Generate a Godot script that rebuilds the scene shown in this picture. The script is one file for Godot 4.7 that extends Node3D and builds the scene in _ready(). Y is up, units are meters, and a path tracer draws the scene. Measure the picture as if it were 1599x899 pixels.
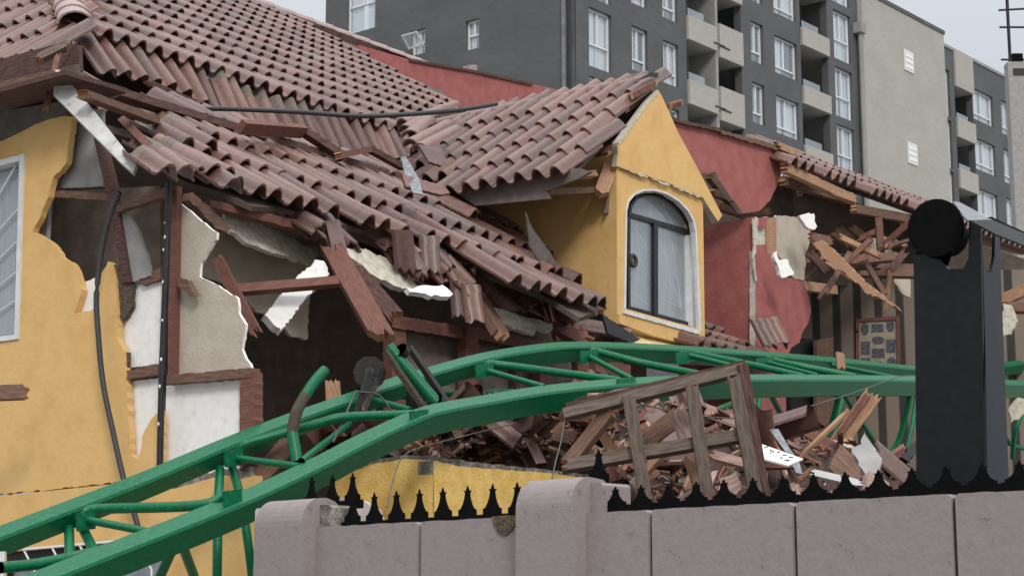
extends Node3D
# A collapsed two-storey house behind a concrete wall; photo pixels give directions, walls and roofs give distances.
const F := 2800.0
const W := 1599.0
const H := 899.0
const HORIZON := 960.0
const CAM := Vector3(0, 1.6, 0)
var pitch := atan((HORIZON - H / 2) / F)
var rng := RandomNumberGenerator.new()
var used := {}
var m := {}
# house axes: d1 runs away to the right, n1 faces right and towards us, n2 faces left and towards us
var d1 := Vector3(sin(deg_to_rad(37)), 0, -cos(deg_to_rad(37)))
var n1 := Vector3(cos(deg_to_rad(37)), 0, sin(deg_to_rad(37)))
var d2 := -n1
var n2 := Vector3(-sin(deg_to_rad(37)), 0, cos(deg_to_rad(37)))
var F1 : Plane
var F2 : Plane
var T1 : Plane
var wall_a : Vector3
var wall_dir : Vector3
var wall_n : Vector3

# ---------------------------------------------------------------- pixel helpers
func ray(x: float, y: float) -> Vector3:
	var u = (x - W / 2) / F
	var v = (H / 2 - y) / F
	return Vector3(u, v * cos(pitch) + sin(pitch), -cos(pitch) + v * sin(pitch))
func at(x: float, y: float, d: float) -> Vector3:
	var r = ray(x, y)
	return CAM + r * (d / -r.z)
func hit(x: float, y: float, pl: Plane) -> Vector3:
	var r = ray(x, y)
	return CAM + r * ((pl.d - pl.normal.dot(CAM)) / pl.normal.dot(r))
func proj(p: Vector3) -> Vector2:
	var q = p - CAM
	var z = q.z * cos(pitch) - q.y * sin(pitch)
	var y = q.y * cos(pitch) + q.z * sin(pitch)
	return Vector2(W / 2 + F * q.x / -z, H / 2 - F * y / -z)
func plane_at(p: Vector3, n: Vector3) -> Plane:
	return Plane(n.normalized(), p.dot(n.normalized()))
func off(pl: Plane, by: float) -> Plane:
	return Plane(pl.normal, pl.d + by)
func rf(a: float, b: float) -> float:
	return rng.randf_range(a, b)

# ---------------------------------------------------------------- naming
func numbered(called: String) -> String:
	if not used.has(called):
		used[called] = 0
		return called
	used[called] += 1
	return "%s_%03d" % [called, used[called]]
func tag(o: Node, label: String, category: String, group := "", kind := "") -> Node:
	o.set_meta("label", label)
	o.set_meta("category", category)
	if group: o.set_meta("group", group)
	if kind: o.set_meta("kind", kind)
	return o
func thing(called: String, label: String, category: String, where: Vector3, group := "") -> Node3D:
	var o := Node3D.new()
	o.name = numbered(called)
	add_child(o)
	o.position = where
	tag(o, label, category, group)
	return o
func part(called: String, par: Node, where: Vector3) -> Node3D:
	var o := Node3D.new()
	o.name = called
	par.add_child(o, true)
	o.global_position = where
	return o
func put(mesh: Mesh, called: String, par: Node, t: Transform3D, mat = null) -> MeshInstance3D:
	var o := MeshInstance3D.new()
	o.mesh = mesh
	o.name = numbered(called) if par == self else called
	if mat != null: o.material_override = mat
	par.add_child(o, true)
	o.global_transform = t
	return o

# ---------------------------------------------------------------- materials
func noise(f: float, oct := 5, sd := 1, type := FastNoiseLite.TYPE_SIMPLEX_SMOOTH) -> FastNoiseLite:
	var n := FastNoiseLite.new()
	n.noise_type = type
	n.seed = sd
	n.frequency = f
	n.fractal_octaves = oct
	return n
var bumps := {}
func bump(f: float, strength: float) -> NoiseTexture2D:
	var k = str(f) + "_" + str(strength)
	if not bumps.has(k):
		var t := NoiseTexture2D.new()
		t.width = 512; t.height = 512; t.seamless = true; t.as_normal_map = true; t.bump_strength = strength
		t.noise = noise(f, 5, 7)
		bumps[k] = t
	return bumps[k]
func mat(key: String, stops: Array, scale, rough: float, bf := 0.03, bs := 2.0, f := 0.012, metal := 0.0) -> StandardMaterial3D:
	var g := Gradient.new()
	var offs := PackedFloat32Array()
	var cols := PackedColorArray()
	for s in stops:
		offs.append(s[0]); cols.append(s[1])
	g.offsets = offs; g.colors = cols
	var t := NoiseTexture2D.new()
	t.width = 512; t.height = 512; t.seamless = true
	t.noise = noise(f, 6, hash(key) % 1000)
	t.color_ramp = g
	var s := StandardMaterial3D.new()
	s.albedo_texture = t
	s.roughness = rough
	s.metallic = metal
	s.uv1_triplanar = true
	s.uv1_scale = scale if scale is Vector3 else Vector3.ONE * scale
	if bs > 0:
		s.normal_enabled = true
		s.normal_texture = bump(bf, bs)
	m[key] = s
	return s
func two(a: Color, b: Color) -> Array:
	return [[0.2, a], [0.8, b]]
func c(r: int, g: int, b: int) -> Color:
	return Color(r / 255.0, g / 255.0, b / 255.0)

func materials() -> void:
	mat("yellow", [[0.1, c(210, 168, 106)], [0.42, c(218, 177, 114)], [0.7, c(222, 182, 120)], [0.95, c(212, 174, 116)]], 0.45, 0.85, 0.06, 0.5)
	mat("yellow_rough", [[0.15, c(222, 182, 100)], [0.5, c(233, 194, 112)], [0.9, c(240, 206, 130)]], 1.2, 0.9, 0.05, 1.6)
	mat("cream", two(c(204, 176, 124), c(226, 204, 158)), 1.2, 0.8)
	mat("red", [[0.15, c(148, 84, 80)], [0.5, c(158, 92, 88)], [0.9, c(166, 101, 97)]], 0.6, 0.9, 0.06, 0.7)
	mat("concrete", [[0.0, c(116, 107, 105)], [0.13, c(122, 113, 111)], [0.18, c(140, 131, 130)], [0.6, c(144, 134, 133)], [0.95, c(148, 139, 138)]], 1.3, 0.92, 0.05, 0.9, 0.022)
	mat("cement", [[0.1, c(84, 78, 72)], [0.5, c(122, 116, 110)], [0.9, c(160, 156, 152)]], 1.5, 0.95, 0.05, 5.0)
	mat("joint", two(c(58, 50, 50), c(84, 76, 74)), 2.0, 0.95)
	mat("dark_grey", [[0.1, c(81, 82, 84)], [0.5, c(86, 87, 89)], [0.9, c(91, 92, 94)]], 0.06, 0.9, 0.06, 0.6)
	mat("mid_grey", two(c(136, 136, 134), c(148, 148, 145)), 0.08, 0.9, 0.06, 0.6)
	mat("beige", [[0.1, c(162, 159, 152)], [0.5, c(166, 163, 156)], [0.9, c(170, 167, 160)]], 0.07, 0.9, 0.06, 0.6)
	mat("white_paint", two(c(206, 208, 210), c(224, 226, 228)), 1.0, 0.5, 0.03, 0.4)
	mat("foam", [[0.05, c(222, 218, 213)], [0.25, c(235, 232, 229)], [0.5, c(239, 236, 234)], [0.9, c(243, 240, 238)]], 2.0, 0.85, 0.12, 0.4)
	mat("plaster", [[0.1, c(172, 164, 150)], [0.5, c(196, 189, 174)], [0.9, c(210, 204, 192)]], 2.0, 0.95, 0.06, 1.2)
	mat("gypsum", [[0.1, c(178, 167, 152)], [0.5, c(186, 174, 159)], [0.9, c(193, 181, 167)]], 0.8, 0.9, 0.06, 1.0)
	mat("grey_board", [[0.1, c(140, 138, 136)], [0.5, c(150, 148, 146)], [0.9, c(158, 156, 154)]], 0.8, 0.9, 0.06, 1.0)
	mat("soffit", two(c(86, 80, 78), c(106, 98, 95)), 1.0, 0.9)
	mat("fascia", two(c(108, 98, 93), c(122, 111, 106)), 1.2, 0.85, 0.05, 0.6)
	mat("mat_board", two(c(150, 140, 122), c(166, 156, 138)), 2.0, 0.9, 0.05, 0.2)
	mat("barge", [[0.08, c(150, 148, 145)], [0.3, c(182, 181, 178)], [0.9, c(200, 199, 197)]], 1.6, 0.85, 0.05, 0.8)
	mat("inner", two(c(112, 100, 90), c(134, 121, 109)), 0.7, 0.9)
	mat("gloom", two(c(84, 74, 66), c(100, 88, 79)), 0.7, 0.95)  # brown darkened to stand in for shade inside the cavities
	for k in 5:
		var b = [c(110, 79, 71), c(120, 87, 78), c(97, 70, 64), c(126, 95, 86), c(102, 80, 74)][k]
		mat("tile%d" % k, [[0.1, b.darkened(0.12)], [0.5, b], [0.9, b.lightened(0.06)]], 2.2 + 0.3 * k, 0.42, 0.06, 0.6)
	mat("tile_head", [[0.15, c(100, 90, 83)], [0.5, c(118, 107, 99)], [0.85, c(132, 120, 110)]], 4.0, 0.9, 0.06, 2.0)
	mat("cap", two(c(150, 124, 120), c(178, 160, 158)), 3.0, 0.6, 0.06, 1.5)
	mat("wood_red", [[0.1, c(98, 62, 52)], [0.5, c(114, 74, 63)], [0.9, c(128, 88, 76)]], Vector3(1.4, 10, 10), 0.8, 0.03, 1.2)
	mat("wood_brown", [[0.1, c(90, 66, 54)], [0.5, c(110, 82, 68)], [0.9, c(128, 99, 84)]], Vector3(1.4, 10, 10), 0.85, 0.03, 1.2)
	mat("wood_dark", [[0.1, c(58, 38, 34)], [0.5, c(84, 58, 52)], [0.9, c(106, 78, 72)]], Vector3(1.4, 10, 10), 0.85, 0.03, 1.2)
	mat("wood_grey", [[0.1, c(82, 71, 63)], [0.5, c(100, 88, 79)], [0.9, c(116, 102, 92)]], Vector3(1.4, 10, 10), 0.9, 0.03, 1.2)
	mat("wood_light", [[0.1, c(150, 112, 86)], [0.5, c(168, 130, 102)], [0.9, c(184, 148, 120)]], Vector3(1.4, 10, 10), 0.8, 0.03, 1.2)
	mat("splinter", [[0.1, c(140, 100, 76)], [0.5, c(176, 134, 104)], [0.9, c(200, 162, 132)]], 9.0, 0.9, 0.06, 4.0)
	mat("wood_pink", [[0.1, c(150, 124, 114)], [0.5, c(172, 146, 135)], [0.9, c(190, 168, 158)]], Vector3(1.4, 8, 8), 0.85, 0.03, 2.0)
	mat("green", [[0.0, c(86, 66, 50)], [0.13, c(74, 72, 52)], [0.17, c(2, 88, 56)], [0.5, c(3, 100, 64)], [0.8, c(6, 108, 70)], [0.9, c(60, 124, 94)]], 3.0, 0.38, 0.03, 0.3, 0.02)
	m.green.metallic_specular = 0.4
	mat("rust", [[0.15, c(48, 36, 30)], [0.5, c(82, 62, 50)], [0.85, c(36, 74, 56)]], 5.0, 0.8, 0.06, 2.0)
	mat("steel_dark", two(c(30, 30, 30), c(52, 50, 48)), 4.0, 0.5, 0.05, 1.0, 0.02, 0.5)
	mat("black_iron", two(c(9, 9, 10), c(15, 15, 16)), 5.0, 0.75, 0.05, 0.6)
	m.black_iron.metallic_specular = 0.2
	mat("black_steel", [[0.1, c(18, 19, 21)], [0.5, c(22, 23, 25)], [0.9, c(27, 28, 31)]], 2.0, 0.22, 0.04, 0.12)
	m.black_steel.metallic_specular = 0.4
	mat("zinc", two(c(112, 114, 118), c(140, 143, 147)), 3.0, 0.45, 0.05, 0.4, 0.012, 0.5)
	mat("cable", two(c(44, 44, 46), c(66, 66, 68)), 6.0, 0.6, 0.05, 0.4)
	mat("wire", two(c(62, 60, 58), c(80, 78, 76)), 6.0, 0.5, 0.05, 0.4)
	mat("black_frame", two(c(24, 24, 27), c(36, 36, 39)), 2.0, 0.4, 0.05, 0.3)
	mat("debris", [[0.1, c(34, 24, 20)], [0.35, c(58, 40, 34)], [0.55, c(74, 53, 45)], [0.75, c(86, 68, 60)], [0.95, c(110, 92, 82)]], 1.6, 0.95, 0.06, 8.0, 0.05)
	mat("moss_dirt", two(c(70, 58, 46), c(112, 98, 82)), 6.0, 0.95, 0.06, 5.0)
	mat("asphalt", two(c(52, 52, 54), c(72, 72, 74)), 0.6, 0.95, 0.06, 3.0)
	mat("paving", two(c(140, 136, 130), c(164, 160, 154)), 0.6, 0.95, 0.06, 2.0)
	mat("curtain", two(c(156, 154, 153), c(192, 190, 189)), Vector3(9, 0.4, 9), 0.95, 0.03, 2.0)
	mat("blind", two(c(226, 230, 234), c(238, 241, 244)), Vector3(0.9, 0.05, 0.9), 0.8, 0.03, 0.0)
	mat("dark_room", two(c(112, 112, 114), c(130, 130, 132)), 0.3, 0.9, 0.03, 0.0)
	var g := StandardMaterial3D.new()
	g.albedo_color = Color(0.75, 0.8, 0.85, 0.22); g.transparency = BaseMaterial3D.TRANSPARENCY_ALPHA; g.roughness = 0.04
	m["glass"] = g
	# striped wallpaper: print, mapped in metres
	var im := Image.create(128, 64, false, Image.FORMAT_RGB8)
	for x in 128:
		for y in 64:
			var k = x / 128.0
			var col = c(132, 120, 108)
			if k < 0.33: col = c(58, 54, 52)
			elif k < 0.37 or k > 0.965: col = c(92, 82, 74)
			elif int(k * 100) % 9 == 0: col = c(120, 106, 94)
			var j = 0.04 * sin(x * 12.9 + y * 78.2) * cos(y * 3.7 + x)
			im.set_pixel(x, y, col.lightened(max(j, 0.0)).darkened(max(-j, 0.0)))
	var wp := StandardMaterial3D.new()
	wp.albedo_texture = ImageTexture.create_from_image(im)
	wp.uv1_scale = Vector3(4.2, 1, 1); wp.roughness = 0.9
	m["wallpaper"] = wp

# ---------------------------------------------------------------- mesh builders
func ext(poly: PackedVector2Array, z0: float, z1: float, mt: Material, mt2: Material = null, ends := Vector2.ZERO) -> ArrayMesh:
	var area := 0.0
	for i in poly.size():
		var a = poly[i]; var b = poly[(i + 1) % poly.size()]
		area += a.x * b.y - b.x * a.y
	if area < 0: poly.reverse()
	var tri = Geometry2D.triangulate_polygon(poly)
	if tri.is_empty():
		print("hull used for ", poly.size(), " ", poly[0])
		poly = Geometry2D.convex_hull(poly)
		poly.remove_at(poly.size() - 1)
		tri = Geometry2D.triangulate_polygon(poly)
	var st := SurfaceTool.new()
	st.begin(Mesh.PRIMITIVE_TRIANGLES)
	var s2 := SurfaceTool.new()
	s2.begin(Mesh.PRIMITIVE_TRIANGLES)
	var any2 := false
	for i in range(0, tri.size(), 3):
		var p = [poly[tri[i]], poly[tri[i + 1]], poly[tri[i + 2]]]
		if (p[1] - p[0]).cross(p[2] - p[0]) < 0: p = [p[0], p[2], p[1]]
		for k in [0, 2, 1]:
			st.set_normal(Vector3(0, 0, 1)); st.set_uv(p[k]); st.add_vertex(Vector3(p[k].x, p[k].y, z1))
		for k in [0, 1, 2]:
			st.set_normal(Vector3(0, 0, -1)); st.set_uv(p[k]); st.add_vertex(Vector3(p[k].x, p[k].y, z0))
	for i in poly.size():
		var a = poly[i]; var b = poly[(i + 1) % poly.size()]
		var e = b - a
		if e.length() < 0.00001: continue
		var n = Vector3(e.y, -e.x, 0).normalized()
		var s = st
		if mt2 != null and ends.y > ends.x and ((a.x < ends.x and b.x < ends.x) or (a.x > ends.y and b.x > ends.y)):
			s = s2; any2 = true
		for q in [[a, z0], [b, z1], [b, z0], [a, z0], [a, z1], [b, z1]]:
			s.set_normal(n); s.set_uv(Vector2(q[0].x + q[0].y, q[1])); s.add_vertex(Vector3(q[0].x, q[0].y, q[1]))
	var am: ArrayMesh = st.commit()
	am.surface_set_material(0, mt)
	if any2:
		s2.commit(am)
		am.surface_set_material(1, mt2)
	return am
func jagged(poly: PackedVector2Array, step: float, amp: float) -> PackedVector2Array:
	for attempt in 6:
		var o = jag_once(poly, step, amp / (1.0 + attempt))
		if not Geometry2D.triangulate_polygon(o).is_empty(): return o
	return poly
func jag_once(poly: PackedVector2Array, step: float, amp: float) -> PackedVector2Array:
	var o := PackedVector2Array()
	for i in poly.size():
		var a = poly[i]; var b = poly[(i + 1) % poly.size()]
		o.append(a)
		var n := int(min((b - a).length() / step, 40.0))
		var nn = Vector2(b.y - a.y, a.x - b.x).normalized()
		for k in range(1, n):
			o.append(a.lerp(b, (k + rf(-0.3, 0.3)) / n) + nn * rf(-amp, amp))
	return o
# a board whose outline lies on a plane: px is a flat list x, y, x, y ...
func slab(par: Node, called: String, px: Array, pl: Plane, th: float, mt: Material, amp := 0.0, edge: Material = null) -> MeshInstance3D:
	var n = pl.normal
	var u = Vector3.UP.cross(n)
	u = Vector3.RIGHT if u.length() < 0.01 else u.normalized()
	var v = n.cross(u)
	var ps := []
	var ce := Vector3.ZERO
	for i in range(0, px.size(), 2):
		var p = hit(px[i], px[i + 1], pl)
		ps.append(p); ce += p
	ce /= ps.size()
	var poly := PackedVector2Array()
	for p in ps: poly.append(Vector2((p - ce).dot(u), (p - ce).dot(v)))
	if amp > 0: poly = jagged(poly, max(amp * 3.0, 0.03), amp)
	var me := ext(poly, -th, 0.0, mt, edge, Vector2(-0.00001, 0.00001) if edge != null else Vector2.ZERO)
	return put(me, called, par, Transform3D(Basis(u, v, n), ce))
# a board through free points, each [x, y, depth]
func poly3(par: Node, called: String, pts: Array, th: float, mt: Material, amp := 0.0) -> MeshInstance3D:
	var ps := []
	var ce := Vector3.ZERO
	for q in pts:
		var p = at(q[0], q[1], q[2]); ps.append(p); ce += p
	ce /= ps.size()
	var n := Vector3.ZERO
	for i in ps.size():
		n += (ps[i] - ce).cross(ps[(i + 1) % ps.size()] - ce)
	n = n.normalized()
	if n.dot(CAM - ce) < 0: n = -n
	var u = (ps[1] - ps[0]); u = (u - n * u.dot(n)).normalized()
	var v = n.cross(u)
	var poly := PackedVector2Array()
	for p in ps: poly.append(Vector2((p - ce).dot(u), (p - ce).dot(v)))
	if amp > 0: poly = jagged(poly, max(amp * 3.0, 0.02), amp)
	return put(ext(poly, -th, 0, mt), called, par, Transform3D(Basis(u, v, n), ce))
# a timber between two points; face is the way its broad side looks
func plank(par: Node, called: String, a: Vector3, b: Vector3, w: float, th: float, mt: Material, splin := 0.0, face := Vector3(0, 0.2, 1)) -> MeshInstance3D:
	var x = (b - a).normalized()
	var z = (face - x * face.dot(x)).normalized()
	var y = z.cross(x)
	var L = (b - a).length()
	var poly := PackedVector2Array()
	var k := 7 if splin > 0 else 1
	for i in k + 1:
		var f = -0.5 + float(i) / k
		poly.append(Vector2(rf(-splin, splin), f * w))
	for i in k + 1:
		var f = 0.5 - float(i) / k
		poly.append(Vector2(L + (rf(-splin, splin) if splin > 0 else 0.0), f * w))
	var me := ext(poly, -th / 2, th / 2, mt, m.splinter if splin > 0 else null, Vector2(splin * 1.05 + 0.001, L - splin * 1.05 - 0.001))
	return put(me, called, par, Transform3D(Basis(x, y, z), a))
func smooth_pts(pts: Array, sub: int) -> Array:
	if pts.size() < 3 or sub < 2: return pts
	var o := []
	for i in pts.size() - 1:
		var p0 = pts[max(i - 1, 0)]; var p1 = pts[i]; var p2 = pts[i + 1]; var p3 = pts[min(i + 2, pts.size() - 1)]
		for k in sub:
			var t = float(k) / sub
			o.append(p1.cubic_interpolate(p2, p0, p3, t))
	o.append(pts[-1])
	return o
# sweep a closed section (list of Vector2) along points
func sweep(par: Node, called: String, pts: Array, sec: Array, mt: Material, up: Vector3, round := true, sub := 5) -> MeshInstance3D:
	var ps = smooth_pts(pts, sub)
	var o0: Vector3 = ps[0]
	var rings := []
	var norms := []
	for i in ps.size():
		var t = (ps[min(i + 1, ps.size() - 1)] - ps[max(i - 1, 0)]).normalized()
		var s = t.cross(up)
		if s.length() < 0.05: s = t.cross(Vector3.RIGHT)
		s = s.normalized()
		var v = s.cross(t)
		var ring := []
		var nr := []
		for q in sec:
			ring.append(ps[i] + s * q.x + v * q.y - o0)
			nr.append((s * q.x + v * q.y).normalized())
		rings.append(ring); norms.append(nr)
	var st := SurfaceTool.new()
	st.begin(Mesh.PRIMITIVE_TRIANGLES)
	var N = sec.size()
	for i in rings.size() - 1:
		for k in N:
			var l = (k + 1) % N
			var q = [[i, k], [i + 1, l], [i + 1, k], [i, k], [i, l], [i + 1, l]]
			var fn = (rings[i][l] - rings[i][k]).cross(rings[i + 1][k] - rings[i][k]).normalized()
			if fn.dot(norms[i][k] + norms[i][l]) < 0: fn = -fn
			for e in q:
				st.set_normal(norms[e[0]][e[1]] if round else fn)
				st.add_vertex(rings[e[0]][e[1]])
	for e in [0, rings.size() - 1]:
		var cc := Vector3.ZERO
		for p in rings[e]: cc += p
		cc /= N
		var fn = (ps[0] - ps[1]).normalized() if e == 0 else (ps[-1] - ps[-2]).normalized()
		for k in N:
			for p in [cc, rings[e][k], rings[e][(k + 1) % N]]:
				st.set_normal(fn); st.add_vertex(p)
	var me: ArrayMesh = st.commit()
	me.surface_set_material(0, mt)
	return put(me, called, par, Transform3D(Basis(), o0))
func circle(r: float, n := 10) -> Array:
	var o := []
	for i in n: o.append(Vector2(cos(TAU * i / n), sin(TAU * i / n)) * r)
	return o
func boxsec(w: float, h: float, b: float) -> Array:
	var x = w / 2; var y = h / 2
	return [Vector2(x, y - b), Vector2(x - b, y), Vector2(-x + b, y), Vector2(-x, y - b), Vector2(-x, -y + b), Vector2(-x + b, -y), Vector2(x - b, -y), Vector2(x, -y + b)]
func tube(par: Node, called: String, pts: Array, r: float, mt: Material, sub := 5) -> MeshInstance3D:
	return sweep(par, called, pts, circle(r), mt, Vector3.UP, true, sub)
# an S-shaped roof tile: x across, y out of the roof, z down the slope, lower edge at z = 0
const TP := 0.175
const TL := 0.58
func tile_mesh(L: float, mt: Material, head: Material, chip: float, sd: int) -> ArrayMesh:
	var r := RandomNumberGenerator.new(); r.seed = sd
	var prof := []
	for q in [[0.0, 0.012], [0.08, 0.0], [0.24, -0.003], [0.34, 0.006], [0.40, 0.033], [0.49, 0.062], [0.60, 0.079], [0.72, 0.081], [0.83, 0.069], [0.92, 0.046], [1.0, 0.016], [1.06, 0.006]]:
		prof.append(Vector2((q[0] - 0.5) * TP, q[1]))
	var zs := [-L, -L * 0.78, -L * 0.4, 0.0]
	var tops := []
	for j in 4:
		var row := []
		for i in prof.size():
			var z = zs[j]
			if j == 3: z += r.randf_range(-chip, chip * 0.2)
			row.append(Vector3(prof[i].x, prof[i].y + 0.046 * (z + L) / L - 0.012, z))
		tops.append(row)
	var th := Vector3(0, -0.016, 0)
	var am := ArrayMesh.new()
	for pas in 2:
		var st := SurfaceTool.new()
		st.begin(Mesh.PRIMITIVE_TRIANGLES)
		st.set_smooth_group(0)
		for j in 3:
			if (j == 0) != (pas == 1): continue
			for i in prof.size() - 1:
				var a = tops[j][i]; var b = tops[j][i + 1]; var cc = tops[j + 1][i + 1]; var d = tops[j + 1][i]
				for p in [a, b, cc, a, cc, d]: st.add_vertex(p)
		if pas == 0:
			st.set_smooth_group(1)
			for i in prof.size() - 1:
				var a = tops[0][i] + th; var b = tops[0][i + 1] + th; var cc = tops[3][i + 1] + th; var d = tops[3][i] + th
				for p in [a, cc, b, a, d, cc]: st.add_vertex(p)
			st.set_smooth_group(-1)
			for i in prof.size() - 1:
				var a = tops[3][i]; var b = tops[3][i + 1]
				for p in [a, b, b + th, a, b + th, a + th]: st.add_vertex(p)
			for q in [0, prof.size() - 1]:
				var a = tops[0][q]; var b = tops[3][q]
				for p in [a, b, b + th, a, b + th, a + th]: st.add_vertex(p)
		st.generate_normals()
		st.commit(am)
		am.surface_set_material(am.get_surface_count() - 1, mt if pas == 0 else head)
	return am
func cap_mesh(r: float, L: float, mt: Material) -> ArrayMesh:
	var st := SurfaceTool.new()
	st.begin(Mesh.PRIMITIVE_TRIANGLES)
	var n := 9
	for layer in 2:
		st.set_smooth_group(layer)
		for i in n:
			var a0 = PI * i / n; var a1 = PI * (i + 1) / n
			var q := []
			for e in [[a0, 0.0], [a1, 0.0], [a1, -L], [a0, -L]]:
				var rr = (r - 0.018 * layer) * (1.0 if e[1] == 0.0 else 0.86)
				q.append(Vector3(cos(e[0]) * rr, sin(e[0]) * rr * 0.8, e[1]))
			for k in ([0, 2, 1, 0, 3, 2] if layer == 1 else [0, 1, 2, 0, 2, 3]): st.add_vertex(q[k])
	st.set_smooth_group(-1)
	for i in n:
		var a0 = PI * i / n; var a1 = PI * (i + 1) / n
		var o0 = Vector3(cos(a0) * r, sin(a0) * r * 0.8, 0); var o1 = Vector3(cos(a1) * r, sin(a1) * r * 0.8, 0)
		var i0 = o0 * ((r - 0.018) / r); var i1 = o1 * ((r - 0.018) / r)
		for p in [o0, i0, o1, i0, i1, o1]: st.add_vertex(p)
	st.generate_normals()
	var am: ArrayMesh = st.commit()
	am.surface_set_material(0, mt)
	return am
var tiles := []
var slipped := []
var stubs := []
func make_tiles() -> void:
	for k in 5:
		tiles.append(tile_mesh(TL + 0.07, m["tile%d" % k], m["tile%d" % k], 0.004, k))
		slipped.append(tile_mesh(TL, m["tile%d" % k], m.tile_head, 0.012, 20 + k))
		stubs.append(tile_mesh(0.3, m["tile%d" % k], m["tile%d" % k], 0.05, 40 + k))
func tile_basis(e: Vector3, s: Vector3, tw := 0.0) -> Basis:
	var n = s.cross(e).normalized()
	var b := Basis(e.normalized(), n, s.normalized())
	return b.rotated(n, tw)
func place_tile(par: Node, me: Mesh, where: Vector3, e: Vector3, s: Vector3, j := 0.012) -> MeshInstance3D:
	var b = tile_basis(e, s, rf(-j, j))
	b = b.rotated(e, rf(-j, j))
	return put(me, "roof_tile", par, Transform3D(b, where + b.y * rf(0.0, 0.008)))
func inside(p: Vector2, px: Array) -> bool:
	var poly := PackedVector2Array()
	for i in range(0, px.size(), 2): poly.append(Vector2(px[i], px[i + 1]))
	return Geometry2D.is_point_in_polygon(p, poly)
func tile_field(par: Node, o: Vector3, e: Vector3, s: Vector3, i0: int, i1: int, j0: int, j1: int, clip: Array, jit := 0.012, ragged := false) -> int:
	var n := 0
	for j in range(j0, j1):
		for i in range(i0, i1):
			if ragged and j <= 0 and rng.randf() < 0.1: continue
			var jj = jit * (2.2 if ragged and j <= 0 else 1.0)
			var where = o + e * (TP * i) - s * (TL * j)
			if not inside(proj(where - s * TL * 0.35 + e * TP * 0.5), clip): continue
			place_tile(par, tiles[rng.randi() % 5], where + e * TP * 0.5 + s * (rf(-0.03, 0.06) if ragged and j <= 0 else 0.0), e, s, jj)
			n += 1
	return n

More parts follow.
